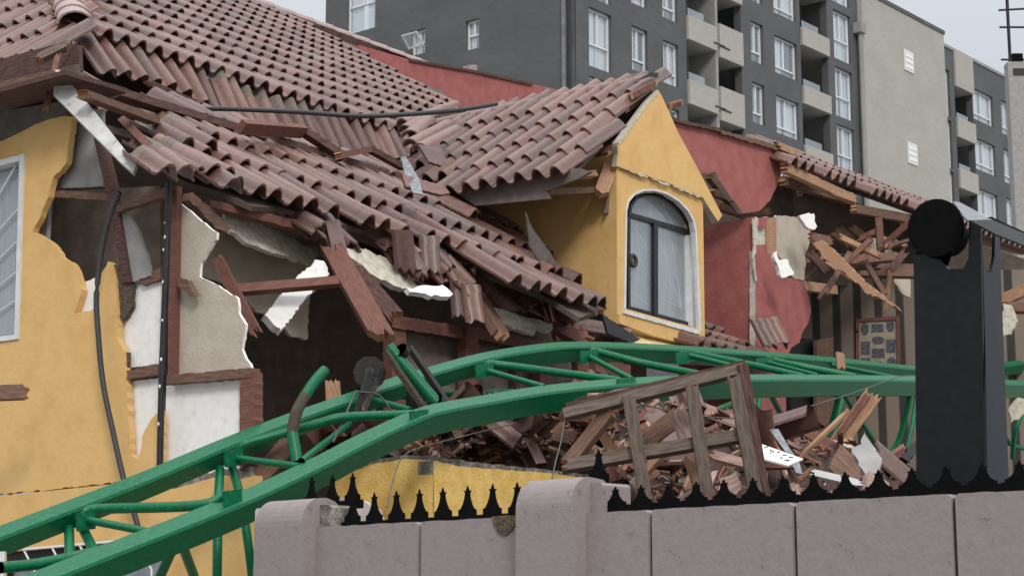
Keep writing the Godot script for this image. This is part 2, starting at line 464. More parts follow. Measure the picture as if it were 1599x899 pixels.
# ---------------------------------------------------------------- the yellow house
func yellow_house() -> void:
	var base = hit(255, 400, F1); base.y = 0
	var h = thing("damaged_house", "collapsed yellow two-storey house with broken tiled roofs and an arched dormer", "house", base)
	# --- left front wall
	slab(h, "upper_wall", [-220, 262, 0, 217, 30, 204, 50, 193, 73, 187, 103, 181, 112, 182, 110, 195, 107, 220, 102, 255, 92, 268, 82, 277, 78, 290, 75, 307, 62, 338, 50, 362, 64, 370, 80, 380, 97, 403, 113, 413, 121, 432, 127, 452, 121, 472, 115, 490, 130, 486, 145, 482, 150, 445, 158, 425, 168, 408, 172, 411, 180, 440, 182, 480, 182, 527, 192, 547, 195, 580, 200, 660, 202, 709, 209, 714, 215, 716, 219, 702, 221, 682, 232, 660, 245, 645, 250, 640, 250, 750, 190, 752, 20, 770, -220, 795, -220, 562, 27, 529, 36, 240, -220, 302], F2, 0.045, m.yellow, 0.007)
	slab(h, "lower_wall", [-220, 797, 20, 772, 190, 754, 250, 756, 262, 765, 300, 755, 345, 742, 375, 748, 396, 742, 404, 1360, 250, 1375, 258, 838, 5, 862, 5, 1090, 245, 1064, 243, 1378, -220, 1420], off(F2, 0.004), 0.09, m.yellow, 0.0)
	slab(h, "mortar_patch", [262, 758, 300, 742, 340, 735, 392, 728, 396, 744, 375, 750, 345, 744, 300, 757], off(F2, -0.03), 0.08, m.cement, 0.01)
	# --- foam and board behind the torn render
	slab(h, "foam_panel", [186, 448, 250, 440, 247, 568, 196, 574, 184, 535], off(F2, -0.06), 0.05, m.foam, 0.004)
	slab(h, "foam_panel", [195, 596, 246, 590, 244, 740, 196, 745], off(F2, -0.06), 0.05, m.foam, 0.003)
	slab(h, "foam_panel", [259, 602, 372, 590, 374, 735, 256, 750], off(F2, -0.06), 0.05, m.foam, 0.003)
	slab(h, "foam_panel", [125, 443, 150, 433, 150, 490, 113, 495], off(F2, -0.05), 0.05, m.foam, 0.003)
	slab(h, "grey_panel", [96, 170, 160, 170, 160, 291, 80, 294, 84, 268], off(F2, -0.09), 0.02, m.grey_board, 0.002)
	slab(h, "inner_wall", [66, 300, 250, 290, 250, 440, 118, 460, 70, 380], off(F2, -0.55), 0.05, m.inner, 0.0)
	slab(h, "inner_wall", [52, 300, 76, 300, 72, 372, 50, 366], off(F2, -0.12), 0.03, m.grey_board, 0.0)
	slab(h, "hanging_panel", [185, 332, 200, 337, 212, 356, 220, 377, 229, 402, 235, 430, 207, 440, 196, 385], off(F2, -0.02), 0.025, m.grey_board, 0.004)
	slab(h, "moss_insulation", [174, 412, 196, 418, 206, 445, 205, 478, 190, 500, 182, 492, 178, 440], off(F2, -0.02), 0.03, m.moss_dirt, 0.008)
	slab(h, "moss_insulation", [188, 548, 200, 550, 199, 572, 192, 578], off(F2, -0.02), 0.02, m.moss_dirt, 0.006)
	slab(h, "gypsum_panel", [267, 302, 280, 317, 308, 340, 338, 363, 337, 374, 322, 396, 313, 410, 311, 432, 328, 440, 345, 450, 370, 465, 372, 488, 383, 506, 377, 545, 392, 575, 391, 583, 262, 600], off(F2, -0.07), 0.02, m.gypsum, 0.006, m.foam)
	slab(h, "stud", [195, 579, 246, 570, 246, 584, 195, 592], off(F2, -0.01), 0.06, m.wood_brown)
	slab(h, "stud", [259, 586, 392, 574, 392, 589, 259, 600], off(F2, 0.0), 0.07, m.wood_brown, 0.004)
	slab(h, "stud", [374, 592, 396, 580, 397, 690, 374, 735], off(F2, -0.005), 0.07, m.wood_red, 0.004)
	slab(h, "stud", [263, 290, 276, 290, 271, 586, 261, 586], off(F2, -0.03), 0.04, m.wood_red)
	slab(h, "stud", [145, 215, 160, 225, 183, 320, 203, 440, 190, 440, 172, 330], off(F2, 0.0), 0.05, m.wood_dark)
	slab(h, "stud", [76, 296, 170, 301, 170, 313, 78, 307], off(F2, -0.05), 0.05, m.wood_brown, 0.004)
	slab(h, "stud", [178, 322, 258, 292, 259, 305, 182, 331], off(F2, 0.03), 0.05, m.wood_brown, 0.004)
	slab(h, "stud", [215, 432, 250, 418, 250, 436, 222, 446], off(F2, -0.03), 0.05, m.wood_brown, 0.004)
	slab(h, "stud", [276, 432, 292, 437, 304, 462, 296, 462, 278, 448], off(F2, 0.0), 0.04, m.wood_brown, 0.004)
	# corner drainpipe with flecks of mortar
	var pipe = part("drainpipe", h, hit(256, 500, F2))
	tube(pipe, "pipe", [hit(263, 285, off(F2, 0.06)), hit(258, 440, off(F2, 0.06)), hit(252, 595, off(F2, 0.06)), hit(249, 728, off(F2, 0.06))], 0.02, m.black_frame, 4)
	for q in [[259, 348], [257, 390], [256, 440], [255, 500], [253, 561], [251, 603], [249, 662], [259, 370]]:
		put(SphereMesh.new(), "mortar_fleck", pipe, Transform3D(Basis().scaled(Vector3(0.014, rf(0.012, 0.03), 0.012)), hit(q[0] - 2, q[1], off(F2, 0.077))), m.foam)
	# left window
	var win = part("window", h, hit(0, 400, F2))
	slab(win, "frame", [-220, 302, 36, 240, 27, 529, -220, 562, -220, 556, 21, 522, 29, 251, -220, 313], off(F2, 0.012), 0.08, m.white_paint)
	slab(win, "pane", [-220, 312, 30, 250, 22, 523, -220, 557], off(F2, -0.05), 0.006, m.glass)
	slab(win, "curtain", [-220, 330, 26, 280, 20, 520, -220, 550], off(F2, -0.16), 0.01, m.curtain)
	slab(win, "room", [-260, 280, 90, 230, 90, 560, -260, 590], off(F2, -1.3), 0.05, m.dark_room)
	for q in [[0, 300, 24, 258], [0, 357, 27, 327], [0, 402, 25, 378], [0, 445, 24, 425], [0, 485, 22, 470]]:
		var s = (q[3] - q[1]) / float(q[2] - q[0])
		tube(win, "grille_bar", [hit(-120, q[1] - 120 * s, off(F2, -0.03)), hit(q[2], q[3], off(F2, -0.03))], 0.007, m.white_paint, 1)
	# ground floor window with white bars
	var gw = part("window", h, hit(130, 900, F2))
	slab(gw, "frame", [3, 863, 260, 837, 260, 1066, 3, 1092, 3, 880, 12, 880, 12, 1080, 252, 1056, 252, 852, 3, 880], off(F2, -0.02), 0.06, m.steel_dark)
	slab(gw, "pane", [5, 862, 258, 838, 258, 1064, 5, 1090], off(F2, -0.06), 0.006, m.glass)
	slab(gw, "curtain", [40, 880, 258, 858, 258, 1064, 40, 1090], off(F2, -0.2), 0.01, m.grey_board)
	slab(gw, "room", [-20, 850, 280, 820, 280, 1090, -20, 1100], off(F2, -1.4), 0.03, m.dark_room)
	tube(gw, "grille_bar", [hit(36, 858, off(F2, 0.05)), hit(215, 842, off(F2, 0.05))], 0.008, m.white_paint, 1)
	for x in [36, 80, 123, 168, 212]:
		tube(gw, "grille_bar", [hit(x, 858 - (x - 36) * 0.09, off(F2, 0.05)), hit(x + 24, 905 - (x - 36) * 0.09, off(F2, 0.05)), hit(x + 24, 1060 - (x - 36) * 0.1, off(F2, 0.05))], 0.007, m.white_paint, 1)
	# --- soffit, fascia and barge board at the left eave
	slab(h, "soffit_and_shade_board", [-220, 235, 0, 180, 95, 162, 106, 178, 75, 185, 50, 194, 30, 205, 0, 219, -220, 265], off(F2, 0.012), 0.03, m.soffit)
	slab(h, "soffit_and_shade_board", [-220, 170, 0, 128, 118, 100, 130, 175, 0, 205, -220, 250], off(F2, -0.1), 0.03, m.gloom)  # dark sheet coloured as the shade between the fascia strips
	slab(h, "soffit_and_shade_board", [-220, 120, 0, 92, 96, 66, 122, 70, 124, 110, 0, 150, -220, 200], off(F2, -0.25), 0.03, m.wood_dark)  # dark wood sheet filling the eave gap, painted for its shade
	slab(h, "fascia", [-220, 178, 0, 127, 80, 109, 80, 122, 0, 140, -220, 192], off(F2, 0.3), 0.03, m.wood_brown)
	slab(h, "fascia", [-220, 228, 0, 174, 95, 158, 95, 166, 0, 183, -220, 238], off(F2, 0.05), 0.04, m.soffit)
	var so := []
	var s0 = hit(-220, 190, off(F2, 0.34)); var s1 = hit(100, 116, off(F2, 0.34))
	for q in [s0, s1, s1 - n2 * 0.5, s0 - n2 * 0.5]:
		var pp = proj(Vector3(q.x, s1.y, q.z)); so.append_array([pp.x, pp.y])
	slab(h, "soffit", so, plane_at(Vector3(0, s1.y, 0), Vector3.DOWN), 0.03, m.wood_dark)  # dark colour stands in for the shade under the overhang
	poly3(h, "barge_board", [[84, 108, 10.9], [92, 109, 10.9], [150, 178, 10.65], [212, 256, 10.37], [206, 268, 10.33], [190, 256, 10.4], [134, 200, 10.6], [83, 148, 10.8]], 0.03, m.barge, 0.0)
	plank(h, "splinter", at(90, 85, 11.2), at(71, 168, 10.9), 0.035, 0.02, m.wood_red, 0.03)
	plank(h, "rafter", at(60, 92, 11.3), at(105, 70, 11.4), 0.05, 0.06, m.wood_grey, 0.03)

	# --- upper roof: the slope towards us and the slope to the left, joined by a hip
	var th = deg_to_rad(31.5)
	var U1 = plane_at(at(400, 140, 15.0), n1)
	var ua = hit(118, 51, U1); var ub = hit(615, 212, U1)
	var e = (ub - ua).normalized()
	var s = n1 * cos(th) - Vector3.UP * sin(th)
	s = (s - e * s.dot(e)).normalized()
	var RB = plane_at(ua, s.cross(e))
	var ridge = (ua - hit(508, 52, RB)).dot(s)
	var rows = int(ceil(ridge / TL))
	var up = part("main_roof", h, ua)
	var clipB = [106, 76, 122, 40, 138, 0, 160, -120, 340, -120, 390, 2, 449, 27, 508, 51, 553, 69, 617, 86, 660, 100, 716, 168, 668, 182, 640, 196, 654, 226, 615, 218, 299, 112, 131, 64]
	tile_field(up, ua, e, s, -4, 48, 0, rows, clipB, 0.008)
	slab(up, "roof_deck", [108, 74, 124, 40, 142, -6, 170, -120, 340, -120, 390, 4, 449, 29, 508, 53, 553, 71, 617, 88, 660, 102, 712, 168, 650, 222, 615, 209, 299, 104, 131, 55], off(RB, -0.03), 0.04, m.gloom)
	# slipped eave course hanging from the slope
	var cnt = int((hit(650, 224, U1) - ua).length() / TP)
	for i in range(0, cnt):
		var f = float(i) / cnt
		var droop = deg_to_rad(lerp(50.0, 66.0, min(f * 3.0, 1.0)) + rf(-4, 4))
		var sd = (n1 * cos(droop) - Vector3.UP * sin(droop)).normalized()
		if rng.randf() < 0.04 and i > 5: continue
		var len_out = 0.44 + rf(-0.04, 0.04) - 0.07 * sin(f * 9.0)
		place_tile(up, slipped[rng.randi() % 5], ua + e * (TP * (i + 0.5)) - s.cross(e) * 0.05 + sd * len_out, e, sd, 0.05)
	# left slope
	var eA = n1
	var tA = deg_to_rad(41)
	var sA = n2 * cos(tA) - Vector3.UP * sin(tA)
	var oA = ua + s.cross(e) * 0.0
	var clipA = [-80, 138, 0, 118, 96, 84, 108, 46, 124, 4, 150, -120, -80, -120]
	tile_field(up, oA, eA, sA, -18, 3, -2, rows, clipA, 0.01)
	slab(up, "roof_deck", [-220, 160, 0, 112, 100, 80, 112, 46, 124, 10, -60, -20, -220, 20], off(plane_at(oA, sA.cross(eA)), -0.03), 0.04, m.gloom)
	var hipdir = (s.cross(e)).cross(sA.cross(eA)).normalized()
	if hipdir.y < 0: hipdir = -hipdir
	var hx = hipdir.cross(Vector3.UP).normalized()
	for k in 8:
		var hb = Basis(hx, (-hipdir).cross(hx).normalized(), -hipdir)
		put(cap_mesh(0.15, 0.42, m.cap), "ridge_cap", up, Transform3D(hb, ua + Vector3(0, 0.05, 0) + hipdir * (0.05 + 0.36 * k)))
	var rl = hit(388, 0, off(RB, 0.02)); var rr = hit(690, 112, off(RB, 0.02))
	var rd = (rr - rl).normalized()
	for k in int((rr - rl).length() / 0.42) + 4:
		var bb = Basis(rd.cross(Vector3.UP).normalized() * -1.0, Vector3.UP, rd)
		bb = Basis((Vector3.UP).cross(rd).normalized(), rd.cross((Vector3.UP).cross(rd).normalized()), rd)
		put(cap_mesh(0.13, 0.47, m.cap), "ridge_cap", up, Transform3D(bb, rl + rd * (0.42 * (k - 3)) - Vector3(0, 0.03, 0)))
	# dark sheet coloured as shade, and timbers under the upper eave
	slab(h, "eave_shade_sheet", [100, 60, 655, 215, 760, 330, 300, 260, 100, 190], off(U1, -0.5), 0.06, m.gloom)

	# --- lower roof
	var la = hit(437, 322, F1); var lb = hit(733, 402, F1)
	var e2 = (lb - la).normalized()
	var t2 = deg_to_rad(32)
	var s2 = n1 * cos(t2) - Vector3.UP * sin(t2)
	s2 = (s2 - e2 * s2.dot(e2)).normalized()
	var LP = plane_at(la, s2.cross(e2))
	var low = part("lower_roof", h, la)
	var clipL = [262, 268, 262, 180, 285, 172, 330, 185, 400, 208, 500, 240, 600, 268, 700, 300, 742, 322, 800, 362, 850, 404, 890, 444, 912, 476, 912, 494, 890, 488, 850, 466, 765, 434, 745, 412, 600, 376, 560, 356, 437, 332, 395, 330, 345, 306, 290, 292]
	tile_field(low, la, e2, s2, -9, 30, -1, 5, clipL, 0.024, true)
	slab(low, "roof_deck", [262, 268, 262, 185, 285, 178, 400, 214, 500, 245, 600, 273, 700, 305, 742, 326, 800, 366, 860, 414, 930, 488, 905, 496, 850, 462, 765, 430, 745, 408, 600, 368, 437, 324, 395, 322, 345, 300, 290, 284], off(LP, -0.03), 0.035, m.gloom)
	# the loose tiles of its left verge
	for q in [[249, 282, 0.35, 0], [276, 283, 0.3, 1], [282, 238, 0.12, 2], [318, 240, 0.08, 0], [322, 281, 0.1, 3], [345, 285, 0.05, 1], [352, 303, 0.25, 2]]:
		var o = hit(q[0], q[1], off(LP, 0.05))
		place_tile(low, slipped[q[3]], o, e2.rotated(s2.cross(e2), -q[2]), s2.rotated(s2.cross(e2), -q[2]), 0.03)
	# broken tiles hanging from the eave
	for q in [[531, 398, 12.0, 1.25, 0.5], [609, 400, 12.2, 0.9, 0.2], [628, 416, 12.25, 0.95, -0.1], [640, 412, 12.3, 0.8, 0.1], [690, 430, 12.7, 1.1, 0.3], [697, 452, 12.7, 1.2, 0.0], [711, 503, 12.6, 1.5, -0.3], [733, 508, 12.6, 1.5, -0.15], [822, 490, 13.6, 1.0, 0.25], [815, 470, 13.7, 0.9, 0.1], [792, 498, 13.3, 1.2, 0.5], [870, 498, 14.1, 0.8, 0.1], [893, 486, 14.2, 0.7, -0.1], [905, 505, 14.2, 0.75, 0.2], [935, 500, 14.5, 0.6, 0.1], [900, 540, 14.1, 1.1, -0.5], [950, 528, 14.3, 0.5, 0.9], [985, 535, 14.5, 0.4, 0.5]]:
		var sd = (n1 * cos(q[3]) - Vector3.UP * sin(q[3])).normalized()
		var o = at(q[0], q[1], q[2])
		place_tile(low, stubs[rng.randi() % 5], o, e2.rotated(sd.cross(e2).normalized(), q[4]), sd.rotated(sd.cross(e2).normalized(), q[4]), 0.05)
	for i in 22:
		var f = rf(0.0, 1.0)
		var sd = (n1 * cos(rf(0.6, 1.5)) - Vector3.UP * sin(1.1)).normalized()
		var o = hit(lerp(480.0, 900.0, f), lerp(362.0, 500.0, f) + rf(0, 26), off(F1, rf(-0.15, 0.1)))
		place_tile(low, stubs[rng.randi() % 5], o, e2.rotated(sd.cross(e2).normalized(), rf(-0.7, 0.7)), sd, 0.3)
	for i in 14:
		var f = rf(0.0, 1.0)
		var o = hit(lerp(520.0, 900.0, f), lerp(372.0, 500.0, f) + rf(0, 30), off(F1, rf(-0.35, -0.05)))
		var dd = (n1 * rf(0.2, 1.0) - Vector3.UP * rf(0.1, 0.9) + d1 * rf(-0.6, 0.6)).normalized()
		plank(low, "batten", o - dd * rf(0.2, 0.4), o + dd * rf(0.05, 0.2), rf(0.03, 0.07), 0.03, m[["wood_red", "wood_dark", "wood_brown"][rng.randi() % 3]], 0.03, n1)
	# a loose tile lying on the slope and one sliding off
	place_tile(low, slipped[1], hit(733, 345, off(LP, 0.07)), e2.rotated(s2.cross(e2), 0.12), s2.rotated(s2.cross(e2), 0.12), 0.02)
	plank(low, "rafter", hit(180, 146, off(LP, 0.1)), hit(628, 281, off(LP, 0.06)), 0.06, 0.09, m.wood_dark, 0.0, n1 + Vector3.UP * 0.2)
	plank(low, "rafter", hit(128, 147, off(LP, 0.2)), hit(240, 189, off(LP, 0.12)), 0.045, 0.08, m.wood_brown, 0.03, n1)
	plank(low, "rafter", hit(250, 178, off(LP, 0.05)), hit(272, 206, off(LP, 0.05)), 0.05, 0.05, m.wood_brown, 0.02, n1)
	plank(low, "rafter", hit(190, 186, off(LP, 0.05)), hit(250, 246, off(LP, 0.08)), 0.03, 0.05, m.wood_red, 0.02, n1)
	plank(low, "flashing", hit(375, 198, off(LP, 0.2)), hit(472, 205, off(LP, 0.2)), 0.05, 0.1, m.wood_red, 0.0, n1 + Vector3.UP)
	plank(low, "flashing", hit(470, 203, off(LP, 0.2)), hit(536, 246, off(LP, 0.14)), 0.06, 0.07, m.wood_dark, 0.0, n1)
	plank(low, "flashing", hit(528, 243, off(LP, 0.16)), hit(582, 232, off(LP, 0.2)), 0.05, 0.06, m.wood_red, 0.02, n1)
	plank(low, "flashing", hit(575, 232, off(LP, 0.2)), hit(630, 262, off(LP, 0.15)), 0.05, 0.06, m.wood_dark, 0.02, n1)
	plank(low, "rafter", at(110, 105, 12.0), at(165, 170, 11.6), 0.07, 0.06, m.wood_dark, 0.05, n1)
	plank(low, "rafter", at(120, 112, 12.2), at(168, 140, 12.0), 0.06, 0.05, m.wood_brown, 0.07, n1)
	plank(low, "rafter", at(230, 130, 13.3), at(300, 160, 13.6), 0.05, 0.05, m.wood_dark, 0.04, n1)
	poly3(low, "flashing", [[626, 246, 13.0], [634, 244, 13.0], [655, 280, 12.8], [660, 305, 12.7], [645, 300, 12.7], [634, 280, 12.8]], 0.01, m.zinc, 0.004)
	poly3(low, "broken_tile", [[650, 228, 13.4], [660, 224, 13.4], [690, 232, 13.6], [696, 252, 13.5], [690, 258, 13.4], [672, 250, 13.3]], 0.02, m.tile2, 0.004)
	poly3(low, "broken_tile", [[627, 272, 12.8], [640, 274, 12.8], [694, 290, 12.9], [702, 302, 12.9], [688, 303, 12.85], [634, 290, 12.75]], 0.03, m.tile3, 0.004)
	# loose ridge caps in the valley beside the dormer roof
	for q in [[632, 206, 690, 172, 15.4], [640, 228, 700, 196, 14.9], [655, 235, 712, 205, 14.6], [628, 196, 712, 166, 15.6], [640, 214, 668, 188, 15.2]]:
		var a = at(q[0], q[1], q[4]); var b = at(q[2], q[3], q[4] + 0.4)
		var zz = (a - b).normalized(); var xx = Vector3.UP.cross(zz).normalized()
		put(cap_mesh(0.085, (b - a).length(), m.tile3), "ridge_cap", low, Transform3D(Basis(xx, zz.cross(xx), zz), a))
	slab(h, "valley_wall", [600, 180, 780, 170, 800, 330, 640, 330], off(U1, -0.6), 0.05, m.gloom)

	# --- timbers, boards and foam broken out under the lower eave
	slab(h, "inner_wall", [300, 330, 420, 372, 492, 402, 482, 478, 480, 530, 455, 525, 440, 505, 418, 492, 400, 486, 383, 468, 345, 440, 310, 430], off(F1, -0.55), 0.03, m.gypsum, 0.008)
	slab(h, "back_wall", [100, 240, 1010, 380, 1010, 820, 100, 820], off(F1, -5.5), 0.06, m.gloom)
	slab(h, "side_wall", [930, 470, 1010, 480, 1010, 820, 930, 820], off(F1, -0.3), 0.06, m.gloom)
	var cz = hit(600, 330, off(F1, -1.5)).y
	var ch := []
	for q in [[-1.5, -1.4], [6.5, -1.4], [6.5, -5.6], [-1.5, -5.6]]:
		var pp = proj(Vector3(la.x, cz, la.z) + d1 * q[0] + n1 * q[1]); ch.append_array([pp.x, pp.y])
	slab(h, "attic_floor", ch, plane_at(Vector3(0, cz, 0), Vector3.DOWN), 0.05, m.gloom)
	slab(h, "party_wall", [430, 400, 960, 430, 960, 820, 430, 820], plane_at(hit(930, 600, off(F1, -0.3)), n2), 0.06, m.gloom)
	poly3(h, "ceiling_panel", [[348, 334, 11.2], [366, 330, 11.3], [430, 360, 11.7], [498, 394, 12.1], [483, 413, 11.9], [450, 402, 11.7], [427, 394, 11.5], [397, 380, 11.3], [360, 361, 11.15]], 0.03, m.plaster, 0.016)
	poly3(h, "ceiling_panel", [[540, 390, 11.7], [560, 383, 11.9], [602, 408, 12.2], [657, 446, 12.3], [652, 453, 12.2], [592, 440, 11.9], [572, 428, 11.8]], 0.04, m.plaster, 0.016)
	poly3(h, "ceiling_panel", [[636, 448, 12.0], [690, 446, 12.3], [708, 458, 12.3], [690, 463, 12.2], [640, 456, 12.0]], 0.04, m.foam, 0.016)
	poly3(h, "ceiling_panel", [[766, 476, 12.9], [786, 482, 13.0], [838, 510, 13.3], [836, 522, 13.2], [800, 514, 13.0], [778, 500, 12.9]], 0.03, m.plaster, 0.016)
	poly3(h, "ceiling_panel", [[800, 488, 13.3], [862, 505, 13.7], [862, 516, 13.6], [838, 514, 13.4]], 0.03, m.plaster, 0.016)
	slab(h, "eave_beam", [328, 311, 515, 356, 515, 372, 328, 322], off(F1, -0.06), 0.08, m.wood_red, 0.003)
	slab(h, "eave_beam", [300, 300, 332, 328, 360, 356, 352, 362, 336, 356, 296, 312], off(F1, 0.1), 0.08, m.wood_brown, 0.008)
	slab(h, "eave_beam", [512, 360, 620, 400, 700, 440, 860, 500, 860, 516, 700, 458, 612, 418, 512, 376], off(F1, -0.3), 0.08, m.wood_dark, 0.004)
	plank(h, "broken_rafter", at(520, 392, 11.6), at(594, 522, 11.2), 0.14, 0.07, m.wood_red, 0.07, Vector3(0.2, 0.2, 1))
	plank(h, "broken_rafter", at(552, 420, 11.8), at(618, 496, 11.6), 0.11, 0.06, m.wood_dark, 0.05, Vector3(0.2, 0.2, 1))
	plank(h, "broken_rafter", at(370, 453, 11.0), at(526, 440, 11.3), 0.06, 0.06, m.wood_red, 0.0, Vector3(0, 0.3, 1))
	plank(h, "broken_rafter", at(340, 406, 10.9), at(399, 518, 10.85), 0.065, 0.06, m.wood_red, 0.03, Vector3(-0.2, 0.1, 1))
	plank(h, "broken_rafter", at(518, 345, 11.7), at(532, 404, 11.6), 0.1, 0.04, m.tile2, 0.02, Vector3(0.3, 0.1, 1))
	plank(h, "broken_rafter", at(700, 420, 13.0), at(800, 455, 13.4), 0.09, 0.06, m.wood_dark, 0.05, n1)
	plank(h, "broken_rafter", at(745, 462, 12.8), at(780, 520, 12.6), 0.16, 0.07, m.wood_brown, 0.07, n1)
	plank(h, "broken_rafter", at(560, 350, 12.1), at(640, 395, 12.3), 0.12, 0.04, m.wood_dark, 0.03, n1)
	plank(h, "broken_rafter", at(860, 505, 13.8), at(915, 535, 13.8), 0.12, 0.06, m.wood_red, 0.06, n1)
	poly3(h, "foam_chunk", [[292, 437, 10.75], [300, 430, 10.75], [322, 438, 10.8], [343, 450, 10.8], [347, 463, 10.8], [330, 465, 10.75], [313, 462, 10.75]], 0.06, m.foam, 0.006)
	poly3(h, "foam_chunk", [[463, 432, 11.4], [483, 420, 11.5], [490, 407, 11.5], [507, 405, 11.5], [514, 428, 11.5], [477, 465, 11.3], [434, 523, 11.2], [417, 485, 11.1], [430, 470, 11.2], [437, 460, 11.2]], 0.07, m.foam, 0.007)
	poly3(h, "foam_chunk", [[376, 490, 10.7], [384, 500, 10.7], [384, 530, 10.7], [376, 545, 10.65], [370, 505, 10.7]], 0.04, m.plaster, 0.006)
	# timber frame wall at the middle
	slab(h, "frame_panel", [608, 512, 742, 520, 868, 545, 975, 560, 975, 720, 608, 700], off(F1, -0.14), 0.03, m.inner, 0.0)
	slab(h, "stud", [606, 490, 735, 512, 735, 530, 606, 510], off(F1, 0.0), 0.09, m.wood_red, 0.004)
	slab(h, "stud", [744, 508, 872, 540, 872, 556, 744, 528], off(F1, -0.01), 0.09, m.wood_red, 0.004)
	slab(h, "stud", [612, 508, 634, 512, 634, 700, 612, 700], off(F1, -0.02), 0.08, m.wood_red)
	slab(h, "stud", [728, 508, 747, 512, 749, 700, 730, 700], off(F1, 0.02), 0.08, m.wood_red, 0.004)
	slab(h, "stud", [843, 550, 856, 552, 858, 700, 845, 700], off(F1, -0.02), 0.08, m.wood_red)
	slab(h, "stud", [806, 545, 812, 546, 812, 700, 806, 700], off(F1, -0.06), 0.06, m.wood_dark)
	slab(h, "stud", [902, 555, 912, 557, 934, 602, 930, 680, 902, 680], off(F1, 0.1), 0.06, m.wood_red, 0.006)
	slab(h, "stud", [930, 560, 985, 570, 985, 590, 930, 580], off(F1, 0.05), 0.06, m.wood_red, 0.004)
	slab(h, "floor_joist", [395, 770, 680, 800, 680, 830, 395, 800], off(F1, -0.2), 1.9, m.gloom)
	dormer(h)

func arch(x0: float, x1: float, y_l: float, y_r: float, ax: float, ay: float, n := 9) -> Array:
	# half ellipse over a slanted spring line
	var o := []
	for i in n + 1:
		var a = PI * (1.0 - float(i) / n)
		var f = 0.5 + 0.5 * cos(a)
		var x = lerp(x0, x1, f)
		var base_y = lerp(y_l, y_r, f)
		o.append_array([x, base_y - sin(a) * (lerp(y_l, y_r, 0.5) - ay)])
	return o

